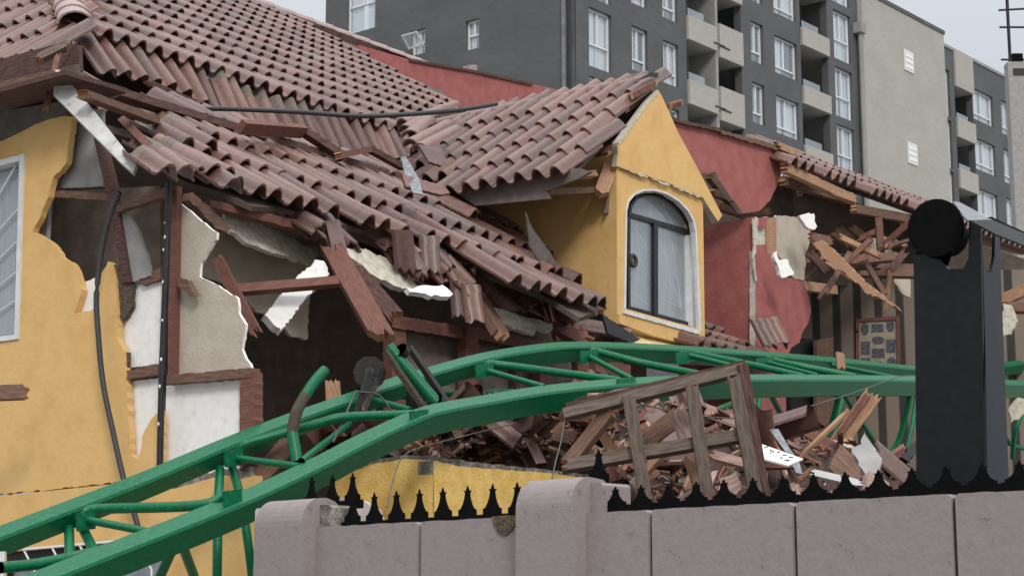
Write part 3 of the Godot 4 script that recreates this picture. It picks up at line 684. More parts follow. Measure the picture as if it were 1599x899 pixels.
func dormer(h: Node3D) -> void:
	var d = h
	slab(d, "dormer_gable", [1028, 140, 1034, 150, 1060, 208, 1095, 272, 1128, 336, 1122, 346, 1110, 328, 1098, 308, 1080, 300, 1040, 284, 1007, 273, 985, 267, 963, 259, 965, 240, 964, 223, 976, 206, 990, 187, 1010, 160], off(F1, 0.03), 0.05, m.yellow, 0.0, m.plaster)
	for q in [[985, 266, 1012, 276], [1018, 277, 1046, 288], [1052, 290, 1094, 306]]:
		slab(d, "plaster_fleck", [q[0], q[1], q[2], q[3], q[2], q[3] + 3, q[0], q[1] + 2], off(F1, 0.034), 0.006, m.plaster, 0.008)
	slab(d, "plaster_fleck", [965, 222, 990, 186, 1010, 158, 1026, 141, 1028, 146, 1012, 163, 993, 189, 968, 226], off(F1, 0.036), 0.01, m.plaster, 0.008)
	var op = [979, 328]
	op.append_array(arch(980, 1086, 330, 362, 1019, 300))
	var outer = [963, 263, 985, 270, 1007, 276, 1040, 287, 1080, 303, 1098, 312, 1101, 518, 1093, 516]
	# right jamb up, over the arch and down the left jamb, then round the outside
	var loop := []
	var ar = arch(980, 1086, 330, 362, 1019, 300)
	loop.append_array([1093, 514])
	for i in range(ar.size() - 2, -1, -2): loop.append_array([ar[i], ar[i + 1]])
	loop.append_array([978, 482, 966, 490, 963, 263, 985, 270, 1007, 276, 1040, 287, 1080, 303, 1098, 312, 1101, 520])
	var sur := []
	for i in range(0, ar.size(), 2):
		var dv = Vector2(ar[i] - 1033.0, ar[i + 1] - 395.0).normalized() * 3.0
		sur.append_array([ar[i] + dv.x, ar[i + 1] + dv.y])
	sur.append_array([1096, 516, 1092, 515])
	for i in range(ar.size() - 2, -1, -2): sur.append_array([ar[i] + (0.6 if ar[i] > 1033 else -0.6), ar[i + 1]])
	sur.append_array([978, 483, 975, 482])
	slab(d, "window_surround", sur, off(F1, 0.008), 0.03, m.white_paint)
	slab(d, "dormer_wall", loop, F1, 0.05, m.yellow, 0.0, m.white_paint)
	slab(d, "dormer_sill", [966, 490, 978, 482, 1093, 514, 1101, 520, 1101, 545, 1020, 524, 968, 505], off(F1, 0.006), 0.06, m.yellow)
	slab(d, "sill_trim", [974, 484, 1094, 516, 1094, 522, 974, 489], off(F1, 0.02), 0.05, m.white_paint, 0.004)
	poly3(d, "apron_board", [[966, 506, 14.8], [1100, 541, 15.7], [1100, 556, 15.3], [1020, 548, 14.7], [985, 530, 14.5]], 0.03, m.cream)
	slab(d, "dormer_cheek", [690, 270, 820, 262, 963, 240, 964, 505, 900, 470, 800, 390, 690, 310], plane_at(hit(964, 400, F1), n2), 0.05, m.yellow)
	# window: black frame, two casements and a fanlight, white bars and net curtains
	var w = part("dormer_window", h, hit(1030, 420, F1))
	var back = off(F1, -0.1)
	var fr := []
	for i in range(0, ar.size(), 2): fr.append_array([ar[i] + 2, ar[i + 1] + 3])
	fr.append_array([1081, 512, 981, 484])
	var inn := []
	for i in range(0, ar.size(), 2):
		var f = float(i) / (ar.size() - 2)
		inn.append_array([ar[i] + lerp(6.0, -4.0, f), ar[i + 1] + lerp(6.0, 10.0, f)])
	var ring = fr.duplicate()
	ring.append_array([981, 340, 985, 340, 985, 478, 1077, 503, 1077, 372])
	var iv := []
	for i in range(inn.size() - 2, -1, -2): iv.append_array([inn[i], inn[i + 1]])
	ring.append_array(iv)
	ring.append_array([984, 338, 981, 338])
	slab(w, "frame", ring, back, 0.05, m.black_frame)
	slab(w, "transom", [983, 331, 1079, 359, 1079, 366, 983, 337], off(back, 0.006), 0.05, m.black_frame)
	slab(w, "mullion", [1022, 346, 1028, 348, 1028, 494, 1022, 492], off(back, 0.012), 0.05, m.black_frame)
	var gl = fr.duplicate()
	slab(w, "pane", gl, off(back, -0.02), 0.006, m.glass)
	slab(w, "curtain", gl, off(back, -0.1), 0.01, m.curtain)
	slab(w, "room", [960, 280, 1110, 320, 1110, 540, 960, 500], off(back, -1.0), 0.03, m.dark_room)
	slab(w, "jamb", [1080, 366, 1087, 364, 1093, 515, 1082, 512], off(F1, -0.055), 0.08, m.white_paint)
	for q in [[1065, 480, 1030, 372], [1065, 480, 1029, 400], [1065, 480, 1029, 432], [1065, 480, 1029, 462], [1065, 478, 1050, 378], [1021, 400, 990, 352], [1021, 436, 982, 380], [1021, 462, 984, 424], [1021, 478, 984, 456], [1000, 334, 993, 312], [1015, 338, 1020, 308], [1050, 350, 1035, 316]]:
		tube(w, "grille_bar", [hit(q[0], q[1], off(back, -0.05)), hit((q[0] + q[2]) / 2.0 - 1, (q[1] + q[3]) / 2.0 + 2, off(back, -0.05)), hit(q[2], q[3], off(back, -0.05))], 0.005, m.white_paint, 3)
	var wr := TorusMesh.new(); wr.inner_radius = 0.028; wr.outer_radius = 0.062; wr.rings = 20; wr.ring_segments = 8
	var fb = Basis(Vector3.UP.cross(n1).normalized(), n1, Vector3.UP.cross(n1).normalized().cross(n1))
	put(wr, "door_wreath", w, Transform3D(fb, hit(989, 407, off(back, 0.0))), m.rust)
	# roof over the dormer
	var th = deg_to_rad(36)
	var s = n2 * cos(th) - Vector3.UP * sin(th)
	var ra = hit(1030, 126, F1)
	var RP = plane_at(ra, s.cross(n1))
	var eave = (hit(790, 292, RP) - ra).dot(s)
	var rows = 5
	var o = ra + s * eave
	var rf2 = part("dormer_roof", d, o)
	var clip = [652, 262, 655, 232, 700, 200, 740, 176, 850, 138, 1000, 100, 1016, 116, 1000, 150, 960, 190, 925, 240, 888, 290, 690, 300, 668, 290]
	for j in rows + 1:
		for i in range(-18, 3):
			var where = o + n1 * (TP * i) - s * (eave / rows * j)
			if j == rows or not inside(proj(where - s * 0.2 + n1 * TP * 0.5), clip): continue
			place_tile(rf2, tiles[rng.randi() % 5], where + n1 * TP * 0.5 + s * 0.04, n1, s, 0.02)
	slab(rf2, "roof_deck", [668, 285, 658, 240, 700, 205, 742, 182, 1000, 112, 965, 175, 930, 235, 885, 278, 690, 290], off(RP, -0.03), 0.03, m.gloom)
	var s_r = -n2 * cos(th) - Vector3.UP * sin(th)
	var right_deck = [ra - n1 * 0.12 + s_r * 0.1, ra + s_r * 1.05 - n1 * 0.12, ra + s_r * 1.05 - n1 * 2.4, ra - n1 * 2.4]
	var pxs := []
	for p in right_deck:
		var q = proj(p); pxs.append_array([q.x, q.y])
	slab(rf2, "roof_deck", pxs, off(plane_at(ra, (-n1).cross(s_r) * -1.0 if ((-n1).cross(s_r)).y < 0 else (-n1).cross(s_r)), -0.06), 0.03, m.gloom)
	for k in 8:
		var xx = Vector3.UP.cross(n1).normalized()
		put(cap_mesh(0.1, 0.46, m.tile3), "ridge_cap", rf2, Transform3D(Basis(xx, n1.cross(xx), n1).rotated(xx, rf(-0.05, 0.05)), ra - n1 * (0.05 + 0.4 * k) + Vector3(0, 0.0, 0)))
	# fascia under its eave, torn timbers at the gable
	slab(d, "dormer_fascia", [700, 292, 722, 278, 905, 262, 922, 268, 905, 278, 852, 298, 858, 310, 742, 321], plane_at(o + s * 0.0 - n2 * 0.04, n2), 0.03, m.fascia, 0.0)
	plank(d, "broken_rafter", at(850, 300, 13.8), at(935, 296, 14.4), 0.07, 0.05, m.wood_brown, 0.02, n2)
	plank(d, "broken_rafter", at(880, 276, 13.8), at(926, 272, 14.2), 0.06, 0.05, m.splinter, 0.05, n2)
	plank(d, "broken_rafter", at(966, 224, 14.7), at(938, 302, 14.3), 0.12, 0.06, m.wood_light, 0.03, n2 + n1)
	plank(d, "broken_rafter", at(915, 204, 14.2), at(962, 196, 14.5), 0.06, 0.05, m.wood_red, 0.03, n2)
	plank(d, "broken_rafter", at(940, 238, 14.6), at(965, 228, 14.6), 0.06, 0.05, m.wood_red, 0.04, n2)
	plank(d, "broken_rafter", at(975, 170, 14.7), at(1014, 140, 15.0), 0.08, 0.06, m.wood_dark, 0.04, n2)
	plank(d, "broken_rafter", at(985, 150, 14.6), at(1022, 130, 14.9), 0.06, 0.05, m.wood_red, 0.04, n2)
	plank(d, "broken_rafter", at(1046, 166, 15.6), at(1063, 160, 15.7), 0.05, 0.05, m.wood_red, 0.04, n2)
	plank(d, "broken_rafter", at(990, 184, 15.1), at(964, 222, 14.85), 0.05, 0.05, m.wood_red, 0.03, n1)
	plank(d, "broken_rafter", at(1012, 156, 15.2), at(992, 182, 15.1), 0.05, 0.05, m.plaster, 0.03, n1)
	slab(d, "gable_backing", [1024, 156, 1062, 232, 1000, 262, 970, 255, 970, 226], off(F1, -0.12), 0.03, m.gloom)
	poly3(d, "torn_felt", [[996, 126, 14.6], [1012, 114, 14.8], [1028, 113, 14.9], [1029, 121, 14.9], [1012, 120, 14.8]], 0.008, m.black_frame, 0.004)
	poly3(d, "metal_sheet", [[958, 275, 14.5], [963, 292, 14.6], [962, 336, 14.6], [944, 332, 14.4], [950, 300, 14.45]], 0.008, m.zinc, 0.004)
	poly3(d, "torn_felt", [[811, 330, 13.5], [835, 355, 13.5], [862, 396, 13.7], [866, 416, 13.8], [846, 408, 13.6], [834, 385, 13.5]], 0.01, m.soffit, 0.003)
	poly3(d, "torn_felt", [[940, 490, 14.0], [964, 505, 14.1], [1000, 530, 14.3], [985, 535, 14.2], [950, 520, 14.0]], 0.02, m.black_frame, 0.004)
	slab(d, "eave_return", [1098, 312, 1122, 346, 1100, 352], off(F1, -0.1), 0.12, m.wood_brown, 0.003)

# ---------------------------------------------------------------- the red house
func red_house() -> void:
	var cor = hit(1180, 450, F1)
	var R2 = plane_at(cor, n2)
	var base = cor; base.y = 0
	var h = thing("red_house", "red rendered house torn open beside the yellow dormer, its striped room showing", "house", base)
	slab(h, "side_wall", [1060, 372, 1100, 356, 1140, 345, 1179, 338, 1179, 700, 1060, 700], R2, 0.06, m.red, 0.003, m.plaster)
	slab(h, "front_wall", [1180, 382, 1196, 382, 1198, 392, 1207, 402, 1219, 420, 1230, 433, 1255, 440, 1263, 461, 1267, 484, 1263, 504, 1253, 520, 1249, 535, 1237, 542, 1228, 560, 1228, 700, 1180, 700], off(F1, 0.01), 0.06, m.red, 0.004, m.plaster)
	slab(h, "front_wall", [1180, 341, 1201, 338, 1195, 356, 1183, 355], off(F1, 0.01), 0.05, m.red, 0.003, m.plaster)
	slab(h, "foam_block", [1183, 356, 1196, 356, 1196, 382, 1183, 382], off(F1, -0.02), 0.05, m.plaster)
	slab(h, "render_crack", [1176, 340, 1181, 345, 1179, 372, 1182, 392, 1178, 400, 1180, 420, 1183, 436, 1181, 440, 1176, 402, 1178, 385], off(F1, 0.02), 0.012, m.plaster, 0.004)
	slab(h, "post", [1197, 340, 1213, 339, 1213, 392, 1199, 400], off(F1, 0.0), 0.06, m.wood_light, 0.003)
	slab(h, "gypsum_panel", [1212, 336, 1240, 338, 1260, 345, 1267, 366, 1265, 379, 1258, 397, 1259, 412, 1256, 438, 1242, 434, 1219, 402, 1212, 391], off(F1, -0.05), 0.02, m.gypsum, 0.006, m.foam)
	poly3(h, "foam_chunk", [[1208, 398, 16.1], [1216, 391, 16.1], [1219, 404, 16.1], [1229, 406, 16.2], [1230, 414, 16.2], [1241, 425, 16.2], [1238, 430, 16.2], [1222, 433, 16.1]], 0.04, m.foam, 0.01)
	poly3(h, "foam_chunk", [[1245, 338, 16.5], [1256, 334, 16.5], [1271, 333, 16.6], [1272, 345, 16.6], [1278, 353, 16.6], [1271, 359, 16.6], [1262, 352, 16.5]], 0.04, m.foam, 0.012)
	# the gable wall hanging above and the far parapet
	slab(h, "hanging_gable", [1040, 180, 1060, 187, 1127, 204, 1157, 214, 1224, 234, 1222, 267, 1213, 292, 1203, 313, 1187, 329, 1160, 333, 1153, 320, 1145, 313, 1135, 298, 1123, 280, 1118, 268, 1097, 270, 1060, 260], off(F1, -0.04), 0.05, m.red, 0.004, m.plaster)
	slab(h, "attic_shade_backing", [1085, 250, 1130, 262, 1240, 290, 1240, 352, 1085, 370], off(F1, -1.1), 0.04, m.gloom)  # dark backing added so the torn attic gap reads as shaded
	for q in [[1108, 276, 1150, 330], [1120, 322, 1170, 338], [1112, 300, 1134, 308], [1150, 334, 1200, 330]]:
		plank(h, "rafter", hit(q[0], q[1], off(F1, -0.6)), hit(q[2], q[3], off(F1, -0.6)), 0.07, 0.06, m.wood_brown, 0.03, n1)
	slab(h, "coping", [1040, 176, 1060, 186, 1127, 200, 1127, 206, 1060, 191, 1040, 184], off(F1, 0.0), 0.12, m.wood_dark, 0.003)
	slab(h, "coping", [1127, 203, 1226, 229, 1226, 238, 1127, 208], off(F1, 0.0), 0.12, m.wood_brown, 0.006)
	plank(h, "splinter", hit(1214, 228, off(F1, 0.0)), hit(1242, 240, off(F1, 0.0)), 0.06, 0.05, m.wood_light, 0.06, n1)
	var far = plane_at(at(740, 115, 25.0), n1)
	slab(h, "parapet_wall", [560, 70, 640, 93, 660, 98, 740, 112, 832, 131, 960, 160, 960, 330, 560, 300], far, 0.2, m.red)
	slab(h, "coping", [640, 91, 740, 109, 832, 129, 832, 133, 740, 113, 640, 95], off(far, 0.03), 0.26, m.wood_dark)
	slab(h, "chimney_pot", [733, 101, 745, 101, 745, 116, 733, 116], off(far, 0.0), 0.12, m.cap)
	# small lean-to roof between the houses
	var th = deg_to_rad(30)
	var s = n1 * cos(th) - Vector3.UP * sin(th)
	var lean = part("lean_to_roof", h, hit(1130, 540, off(F1, -0.1)))
	for j in 3:
		for i in 9:
			var where = hit(1092, 548, off(F1, 0.2)) + d1 * (TP * i) - s * (0.3 * j)
			place_tile(lean, stubs[rng.randi() % 5], where, d1, s, 0.05)
	slab(lean, "roof_deck", [1085, 470, 1180, 560, 1160, 575, 1085, 560], off(plane_at(hit(1092, 548, off(F1, 0.2)), s.cross(d1)), -0.05), 0.03, m.gloom)
	place_tile(lean, stubs[1], hit(1215, 545, off(F1, 0.3)), d1, (n1 * 0.3 - Vector3.UP).normalized(), 0.02)
	place_tile(lean, stubs[2], hit(1196, 548, off(F1, 0.32)), d1, (n1 * 0.3 - Vector3.UP).normalized(), 0.02)
	# main roof, seen from under its eave
	var EV = off(F1, 0.15)
	var ea = hit(1236, 262, EV); var eb = hit(1424, 330, EV)
	var e = (eb - ea).normalized()
	var s3 = n1 * cos(th) - Vector3.UP * sin(th)
	s3 = (s3 - e * s3.dot(e)).normalized()
	var roof = part("main_roof", h, ea)
	for j in 3:
		for i in range(-3, 52):
			if j == 0 and i in [3, 8, 9, 15]: continue
			if proj(ea + e * (TP * i) - s3 * (TL * j)).x < 1234: continue
			place_tile(roof, tiles[rng.randi() % 5], ea + e * (TP * i) - s3 * (TL * j), e, s3, 0.05)
	var dk := []
	for q in [ea, ea + e * 11.0, ea + e * 11.0 - s3 * 2.0, ea + e * 2.0 - s3 * 2.0]:
		var p = proj(q); dk.append_array([p.x, p.y])
	var RR = plane_at(ea, s3.cross(e))
	slab(roof, "roof_deck", dk, off(RR, -0.06), 0.03, m.gloom)
	for q in [[1225, 262, 1332, 312, 0.1, "wood_light"], [1222, 282, 1322, 312, -0.3, "wood_brown"], [1334, 326, 1422, 342, 0.05, "wood_brown"], [1250, 300, 1430, 350, -0.8, "wood_dark"], [1410, 345, 1599, 392, 0.0, "wood_brown"], [1440, 372, 1640, 420, -0.3, "wood_dark"]]:
		plank(h, "rafter", hit(q[0], q[1], off(F1, q[4])), hit(q[2], q[3], off(F1, q[4])), 0.09, 0.07, m[q[5]], 0.03, n1)
	plank(h, "rafter", at(1298, 300, 17.3), at(1332, 312, 17.6), 0.05, 0.05, m.splinter, 0.05, n1)
	plank(h, "post", at(1372, 340, 18.0), at(1377, 402, 18.0), 0.07, 0.06, m.wood_brown, 0.0)
	plank(h, "rafter", at(1325, 408, 17.6), at(1402, 401, 18.0), 0.09, 0.07, m.wood_brown, 0.03)
	plank(h, "rafter", at(1322, 412, 17.6), at(1352, 402, 17.7), 0.07, 0.07, m.wood_red, 0.03)
	plank(h, "rafter", at(1340, 422, 18.2), at(1432, 424, 18.4), 0.14, 0.08, m.wood_brown, 0.02)
	plank(h, "rafter", at(1352, 408, 17.5), at(1382, 460, 17.4), 0.05, 0.05, m.wood_brown, 0.02)
	plank(h, "rafter", at(1310, 356, 18.5), at(1338, 384, 18.3), 0.1, 0.04, m.wood_brown, 0.03)
	plank(h, "rafter", at(1268, 372, 17.0), at(1296, 378, 17.1), 0.1, 0.06, m.wood_brown, 0.03)
	plank(h, "rafter", at(1265, 395, 17.0), at(1290, 424, 17.0), 0.07, 0.06, m.wood_dark, 0.03)
	plank(h, "rafter", hit(1252, 446, off(F1, -0.1)), hit(1304, 453, off(F1, -0.1)), 0.09, 0.07, m.wood_light, 0.0, n1)
	poly3(h, "splintered_beam", [[1268, 380, 16.6], [1286, 376, 16.6], [1306, 394, 16.4], [1326, 413, 16.3], [1352, 440, 16.2], [1380, 462, 16.1], [1406, 484, 16.0], [1378, 468, 16.1], [1352, 457, 16.2], [1342, 444, 16.2], [1320, 427, 16.3], [1292, 406, 16.5]], 0.09, m.wood_light, 0.01)
	poly3(h, "gypsum_panel", [[1392, 426, 18.6], [1424, 428, 18.8], [1422, 466, 18.8], [1408, 458, 18.7], [1400, 440, 18.6]], 0.02, m.gypsum, 0.01)
	poly3(h, "painted_light_gap", [[1355, 372, 19.2], [1390, 372, 19.3], [1396, 398, 19.3], [1360, 398, 19.2]], 0.02, m.plaster, 0.01)  # solid pale panel painted as light showing through the ceiling
	for i in 20:
		var a0 = at(rf(1262, 1420), rf(352, 424), rf(16.8, 18.6))
		var dd = Vector3(rf(-1, 1), rf(-0.9, 0.5), rf(-0.3, 0.6)).normalized()
		plank(h, "broken_batten", a0, a0 + dd * rf(0.2, 0.55), rf(0.03, 0.08), 0.04, m[["wood_brown", "wood_light", "wood_dark", "wood_red"][rng.randi() % 4]], 0.04, Vector3(0, 0.3, 1))
	# the striped room behind
	var room = plane_at(at(1330, 560, 20.0), n2 + n1 * 0.25)
	slab(h, "striped_wall", [1190, 425, 1700, 420, 1720, 900, 1190, 900], room, 0.08, m.wallpaper)
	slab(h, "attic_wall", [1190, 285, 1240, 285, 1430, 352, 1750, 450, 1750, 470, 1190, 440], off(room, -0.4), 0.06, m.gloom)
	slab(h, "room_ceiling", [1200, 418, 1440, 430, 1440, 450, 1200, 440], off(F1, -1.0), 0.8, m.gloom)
	slab(h, "cabinet", [1236, 544, 1260, 528, 1292, 530, 1292, 700, 1236, 700], off(F1, -0.8), 0.3, m.black_frame)
	slab(h, "cabinet_door", [1276, 532, 1302, 526, 1302, 700, 1276, 700], off(F1, -0.7), 0.04, m.wood_brown)
	slab(h, "back_beige", [1562, 455, 1640, 450, 1640, 800, 1562, 800], off(F1, -0.6), 0.04, m.gypsum, 0.0)
	plank(h, "rafter", at(1564, 470, 18.6), at(1612, 448, 18.4), 0.12, 0.08, m.wood_light, 0.06)
	plank(h, "rafter", at(1570, 480, 18.5), at(1612, 482, 18.4), 0.1, 0.08, m.wood_brown, 0.04)
	poly3(h, "gypsum_panel", [[1566, 470, 18.4], [1582, 478, 18.4], [1590, 500, 18.3], [1578, 520, 18.3], [1566, 530, 18.4]], 0.03, m.plaster, 0.012)
	poly3(h, "gypsum_panel", [[1575, 640, 17.5], [1590, 620, 17.5], [1612, 622, 17.5], [1612, 640, 17.5], [1580, 660, 17.5]], 0.03, m.plaster, 0.012)
	# the framed collage of family photos
	var pic = thing("picture_frame", "framed collage of small oval and square photos on striped wall", "picture", hit(1370, 570, room))
	slab(pic, "backing", [1341, 499, 1402, 496, 1403, 586, 1341, 590], off(room, 0.03), 0.02, m.mat_board)
	slab(pic, "frame", [1337, 498, 1405, 493, 1407, 589, 1337, 594, 1337, 520, 1342, 520, 1342, 588, 1402, 583, 1400, 499, 1342, 502, 1342, 516, 1337, 516], off(room, 0.05), 0.04, m.wood_red)
	for q in [[1351, 513, 6, 10, 1], [1371, 512, 9, 6, 0], [1391, 508, 6, 10, 1], [1372, 531, 10, 6, 1], [1352, 543, 7, 10, 0], [1392, 540, 7, 10, 0], [1372, 551, 10, 7, 0], [1352, 568, 7, 9, 0], [1393, 566, 7, 9, 1], [1373, 571, 10, 7, 1]] :
		var px := []
		if q[4] == 1:
			for k in 14: px.append_array([q[0] + cos(TAU * k / 14) * q[2], q[1] + sin(TAU * k / 14) * q[3]])
		else: px = [q[0] - q[2], q[1] - q[3], q[0] + q[2], q[1] - q[3], q[0] + q[2], q[1] + q[3], q[0] - q[2], q[1] + q[3]]
		slab(pic, "photo", px, off(room, 0.036), 0.004, m.photo)

# ---------------------------------------------------------------- apartment blocks
func facade(par: Node, o: Vector3, u: Vector3, n: Vector3, x0: float, x1: float, h0: float, h1: float, cols: Array, mt: Material) -> void:
	# cols: [left, right, [[low, high], ...]] openings; one wall mesh with real holes
	var st := SurfaceTool.new()
	st.begin(Mesh.PRIMITIVE_TRIANGLES)
	var rects := []
	var x = x0
	for cdef in cols:
		rects.append([x, cdef[0], h0, h1])
		var y = h0
		for op in cdef[2]:
			rects.append([cdef[0], cdef[1], y, op[0]]); y = op[1]
		rects.append([cdef[0], cdef[1], y, h1])
		x = cdef[1]
	rects.append([x, x1, h0, h1])
	for r in rects:
		if r[1] - r[0] < 0.001 or r[3] - r[2] < 0.001: continue
		var b := BoxMesh.new()
		b.size = Vector3(r[1] - r[0], r[3] - r[2], 0.35)
		st.append_from(b, 0, Transform3D(Basis(), Vector3((r[0] + r[1]) / 2 - x0, (r[2] + r[3]) / 2, -0.175)))
	var me: ArrayMesh = st.commit()
	me.surface_set_material(0, mt)
	put(me, "wall", par, Transform3D(Basis(u, Vector3.UP, n), o + u * x0))
func apt_box(par: Node, called: String, o: Vector3, u: Vector3, n: Vector3, x0: float, x1: float, y0: float, y1: float, z0: float, z1: float, mt: Material) -> MeshInstance3D:
	var b := BoxMesh.new()
	b.size = Vector3(abs(x1 - x0), abs(y1 - y0), abs(z1 - z0))
	return put(b, called, par, Transform3D(Basis(u, Vector3.UP, n), o + u * (x0 + x1) / 2 + Vector3.UP * (y0 + y1) / 2 + n * (z0 + z1) / 2), mt)
func apt_window(par: Node, o: Vector3, u: Vector3, n: Vector3, x0: float, x1: float, y0: float, y1: float, low: float, dark: int) -> void:
	var w = part("window", par, o + u * (x0 + x1) / 2 + Vector3.UP * y0)
	var z := -0.2
	var t := 0.07
	for q in [[x0, x1, y0, y0 + t], [x0, x1, y1 - t, y1], [x0, x0 + t, y0 + t, y1 - t], [x1 - t, x1, y0 + t, y1 - t], [x0 + t, x1 - t, y0 + low - t / 2, y0 + low + t / 2], [(x0 + x1) / 2 - t / 2, (x0 + x1) / 2 + t / 2, y0 + low + t / 2, y1 - t]]:
		apt_box(w, "frame", o, u, n, q[0], q[1], q[2], q[3], z - 0.05, z + 0.05, m.white_paint)
	apt_box(w, "pane", o, u, n, x0 + t, x1 - t, y0 + t, y1 - t, z - 0.02, z - 0.005, m.glass)
	var mid = (x0 + x1) / 2
	apt_box(w, "blind", o, u, n, x0 + t, mid - 0.1 * (1 + dark % 2), y0 + t, y1 - t, z - 0.075, z - 0.055, m.blind)
	if dark != 2: apt_box(w, "blind", o, u, n, mid + 0.1 * (dark % 3), x1 - t, y0 + t, y1 - t, z - 0.105, z - 0.085, m.blind)
func apartments() -> void:
	var al = deg_to_rad(40)
	var u = Vector3(sin(al), 0, -cos(al)); var n = Vector3(cos(al), 0, sin(al))
	var ul = -n; var nl = Vector3(-sin(al), 0, cos(al))
	var o = at(890, 60, 64.0); o.y = 0
	var fl := 2.72
	var b = thing("apartment_building", "tall dark grey apartment block with white windows, balconies and a blank beige end", "building", o)
	var floors := [-2, -1, 0, 1, 2, 3]
	var cols := []
	for q in [[1.17, 2.6, 21.95, 24.28, 0.95], [3.92, 4.98, 22.45, 24.26, 0.5], [6.03, 7.1, 22.42, 24.2, 0.5]]:
		var ops := []
		for f in floors: ops.append([q[2] + fl * f, q[3] + fl * f])
		cols.append([q[0], q[1], ops])
	facade(b, o, u, n, 0.0, 7.68, 0.0, 36.0, cols, m.dark_grey)
	for q in [[1.17, 2.6, 21.95, 24.28, 0.95], [3.92, 4.98, 22.45, 24.26, 0.5], [6.03, 7.1, 22.42, 24.2, 0.5]]:
		for f in floors: apt_window(b, o, u, n, q[0], q[1], q[2] + fl * f, q[3] + fl * f, q[4], rng.randi() % 3)
	# first balcony bay
	apt_box(b, "balcony_back", o, u, n, 7.68, 11.8, 0, 36, -1.6, -1.3, m.mid_grey)
	apt_box(b, "balcony_wall", o, u, n, 9.78, 9.98, 0, 36, -1.3, 0.02, m.mid_grey)
	for f in floors:
		var y = 22.2 + fl * f
		apt_box(b, "balcony_slab", o, u, n, 7.68, 9.78, y - 0.3, y, -1.3, 0.0, m.mid_grey)
		apt_box(b, "balcony_parapet", o, u, n, 7.68, 9.78, y - 0.3, y + 0.72, 0.005, 0.12, m.beige)
		apt_box(b, "balcony_rail", o, u, n, 7.75, 8.9, y + 0.72, y + 1.05, 0.03, 0.05, m.glass)
		apt_box(b, "balcony_slab", o, u, n, 9.98, 11.74, y - 0.5, y - 0.2, -1.3, 0.0, m.mid_grey)
		apt_box(b, "balcony_parapet", o, u, n, 9.98, 11.78, y - 0.5, y + 0.95, 0.005, 0.12, m.beige)
		apt_box(b, "balcony_rail", o, u, n, 9.5, 10.3, y - 0.02, y + 0.02, 0.13, 0.16, m.steel_dark)
		apt_box(b, "balcony_rail", o, u, n, 9.9, 10.7, y - 0.06, y - 0.02, 0.13, 0.16, m.steel_dark)
		apt_box(b, "balcony_door", o, u, n, 8.0, 8.5, y, y + 2.1, -1.3, -1.26, m.dark_room)
		apt_box(b, "balcony_door", o, u, n, 8.55, 8.7, y, y + 2.1, -1.3, -1.26, m.white_paint)
	# second part of the front
	cols = []
	var defs = [[12.58, 13.58, 22.2, 24.0, 0.5], [14.5, 16.4, 22.14, 23.85, 0.35]]
	for q in defs:
		var ops := []
		for f in floors: ops.append([q[2] + fl * f, q[3] + fl * f])
		cols.append([q[0], q[1], ops])
	facade(b, o, u, n, 11.8, 16.7, 0.0, 36.0, cols, m.dark_grey)
	for q in defs:
		for f in floors: apt_window(b, o, u, n, q[0], q[1], q[2] + fl * f, q[3] + fl * f, q[4], rng.randi() % 3)
	apt_box(b, "balcony_back", o, u, n, 16.7, 19.1, 0, 36, -1.6, -1.3, m.dark_grey)
	apt_box(b, "balcony_wall", o, u, n, 16.7, 16.75, 0, 36, -1.3, -0.4, m.dark_grey)
	for f in floors:
		var y = 23.92 + fl * f
		apt_box(b, "balcony_slab", o, u, n, 16.7, 19.1, y, y + 0.2, -1.3, 0.0, m.mid_grey)
		apt_box(b, "balcony_parapet", o, u, n, 16.72, 19.1, y, y + 0.84, 0.005, 0.12, m.beige)
		apt_box(b, "balcony_rail", o, u, n, 16.76, 18.2, y + 0.84, y + 1.15, 0.04, 0.06, m.glass)
		apt_box(b, "balcony_door", o, u, n, 17.2, 17.45, y + 0.2, y + 2.3, -1.3, -1.26, m.dark_room)
		apt_box(b, "balcony_door", o, u, n, 17.5, 17.75, y + 0.2, y + 2.3, -1.3, -1.26, m.mid_grey)
	cols = []
	var ops6 := []
	for f in floors: ops6.append([24.02 - fl + (fl + 0.02) * f, 26.38 - fl + (fl + 0.02) * f])
	cols.append([19.7, 21.3, ops6])
	facade(b, o, u, n, 19.1, 22.0, 0.0, 36.0, cols, m.dark_grey)
	for op in ops6: apt_window(b, o, u, n, 19.7, 21.3, op[0], op[1], 1.0, rng.randi() % 3)
	# beige end and its rain pipe
	apt_box(b, "end_wall", o, u, n, 22.0, 30.44, 0, 30.55, -6.0, 0.25, m.beige)
	apt_box(b, "end_coping", o, u, n, 22.0, 30.5, 30.55, 30.75, -6.05, 0.3, m.dark_grey)
	apt_box(b, "roof_block", o, u, n, 21.0, 27.5, 30.75, 31.4, -6.0, -1.5, m.dark_grey)
	apt_box(b, "warning_lamp", o, u, n, 26.9, 27.1, 31.4, 31.62, -1.8, -1.6, m.red_lamp)
	tube(b, "rain_pipe", [o + u * 21.75 + n * 0.25 + Vector3.UP * 1, o + u * 21.75 + n * 0.25 + Vector3.UP * 28.4], 0.11, m.mid_grey, 1)
	apt_box(b, "pipe_hopper", o, u, n, 21.5, 22.0 - 0.01, 28.4, 28.9, 0.02, 0.45, m.mid_grey)
	for q in [[26.0, 28.15], [26.0, 23.5]]:
		apt_box(b, "vent_panel", o, u, n, q[0], q[0] + 0.95, q[1] - 0.5, q[1] + 0.55, 0.255, 0.3, m.white_paint)
		for k in 3: apt_box(b, "vent_louvre", o, u, n, q[0] + 0.1, q[0] + 0.85, q[1] - 0.35 + 0.28 * k, q[1] - 0.2 + 0.28 * k, 0.305, 0.32, m.foam)
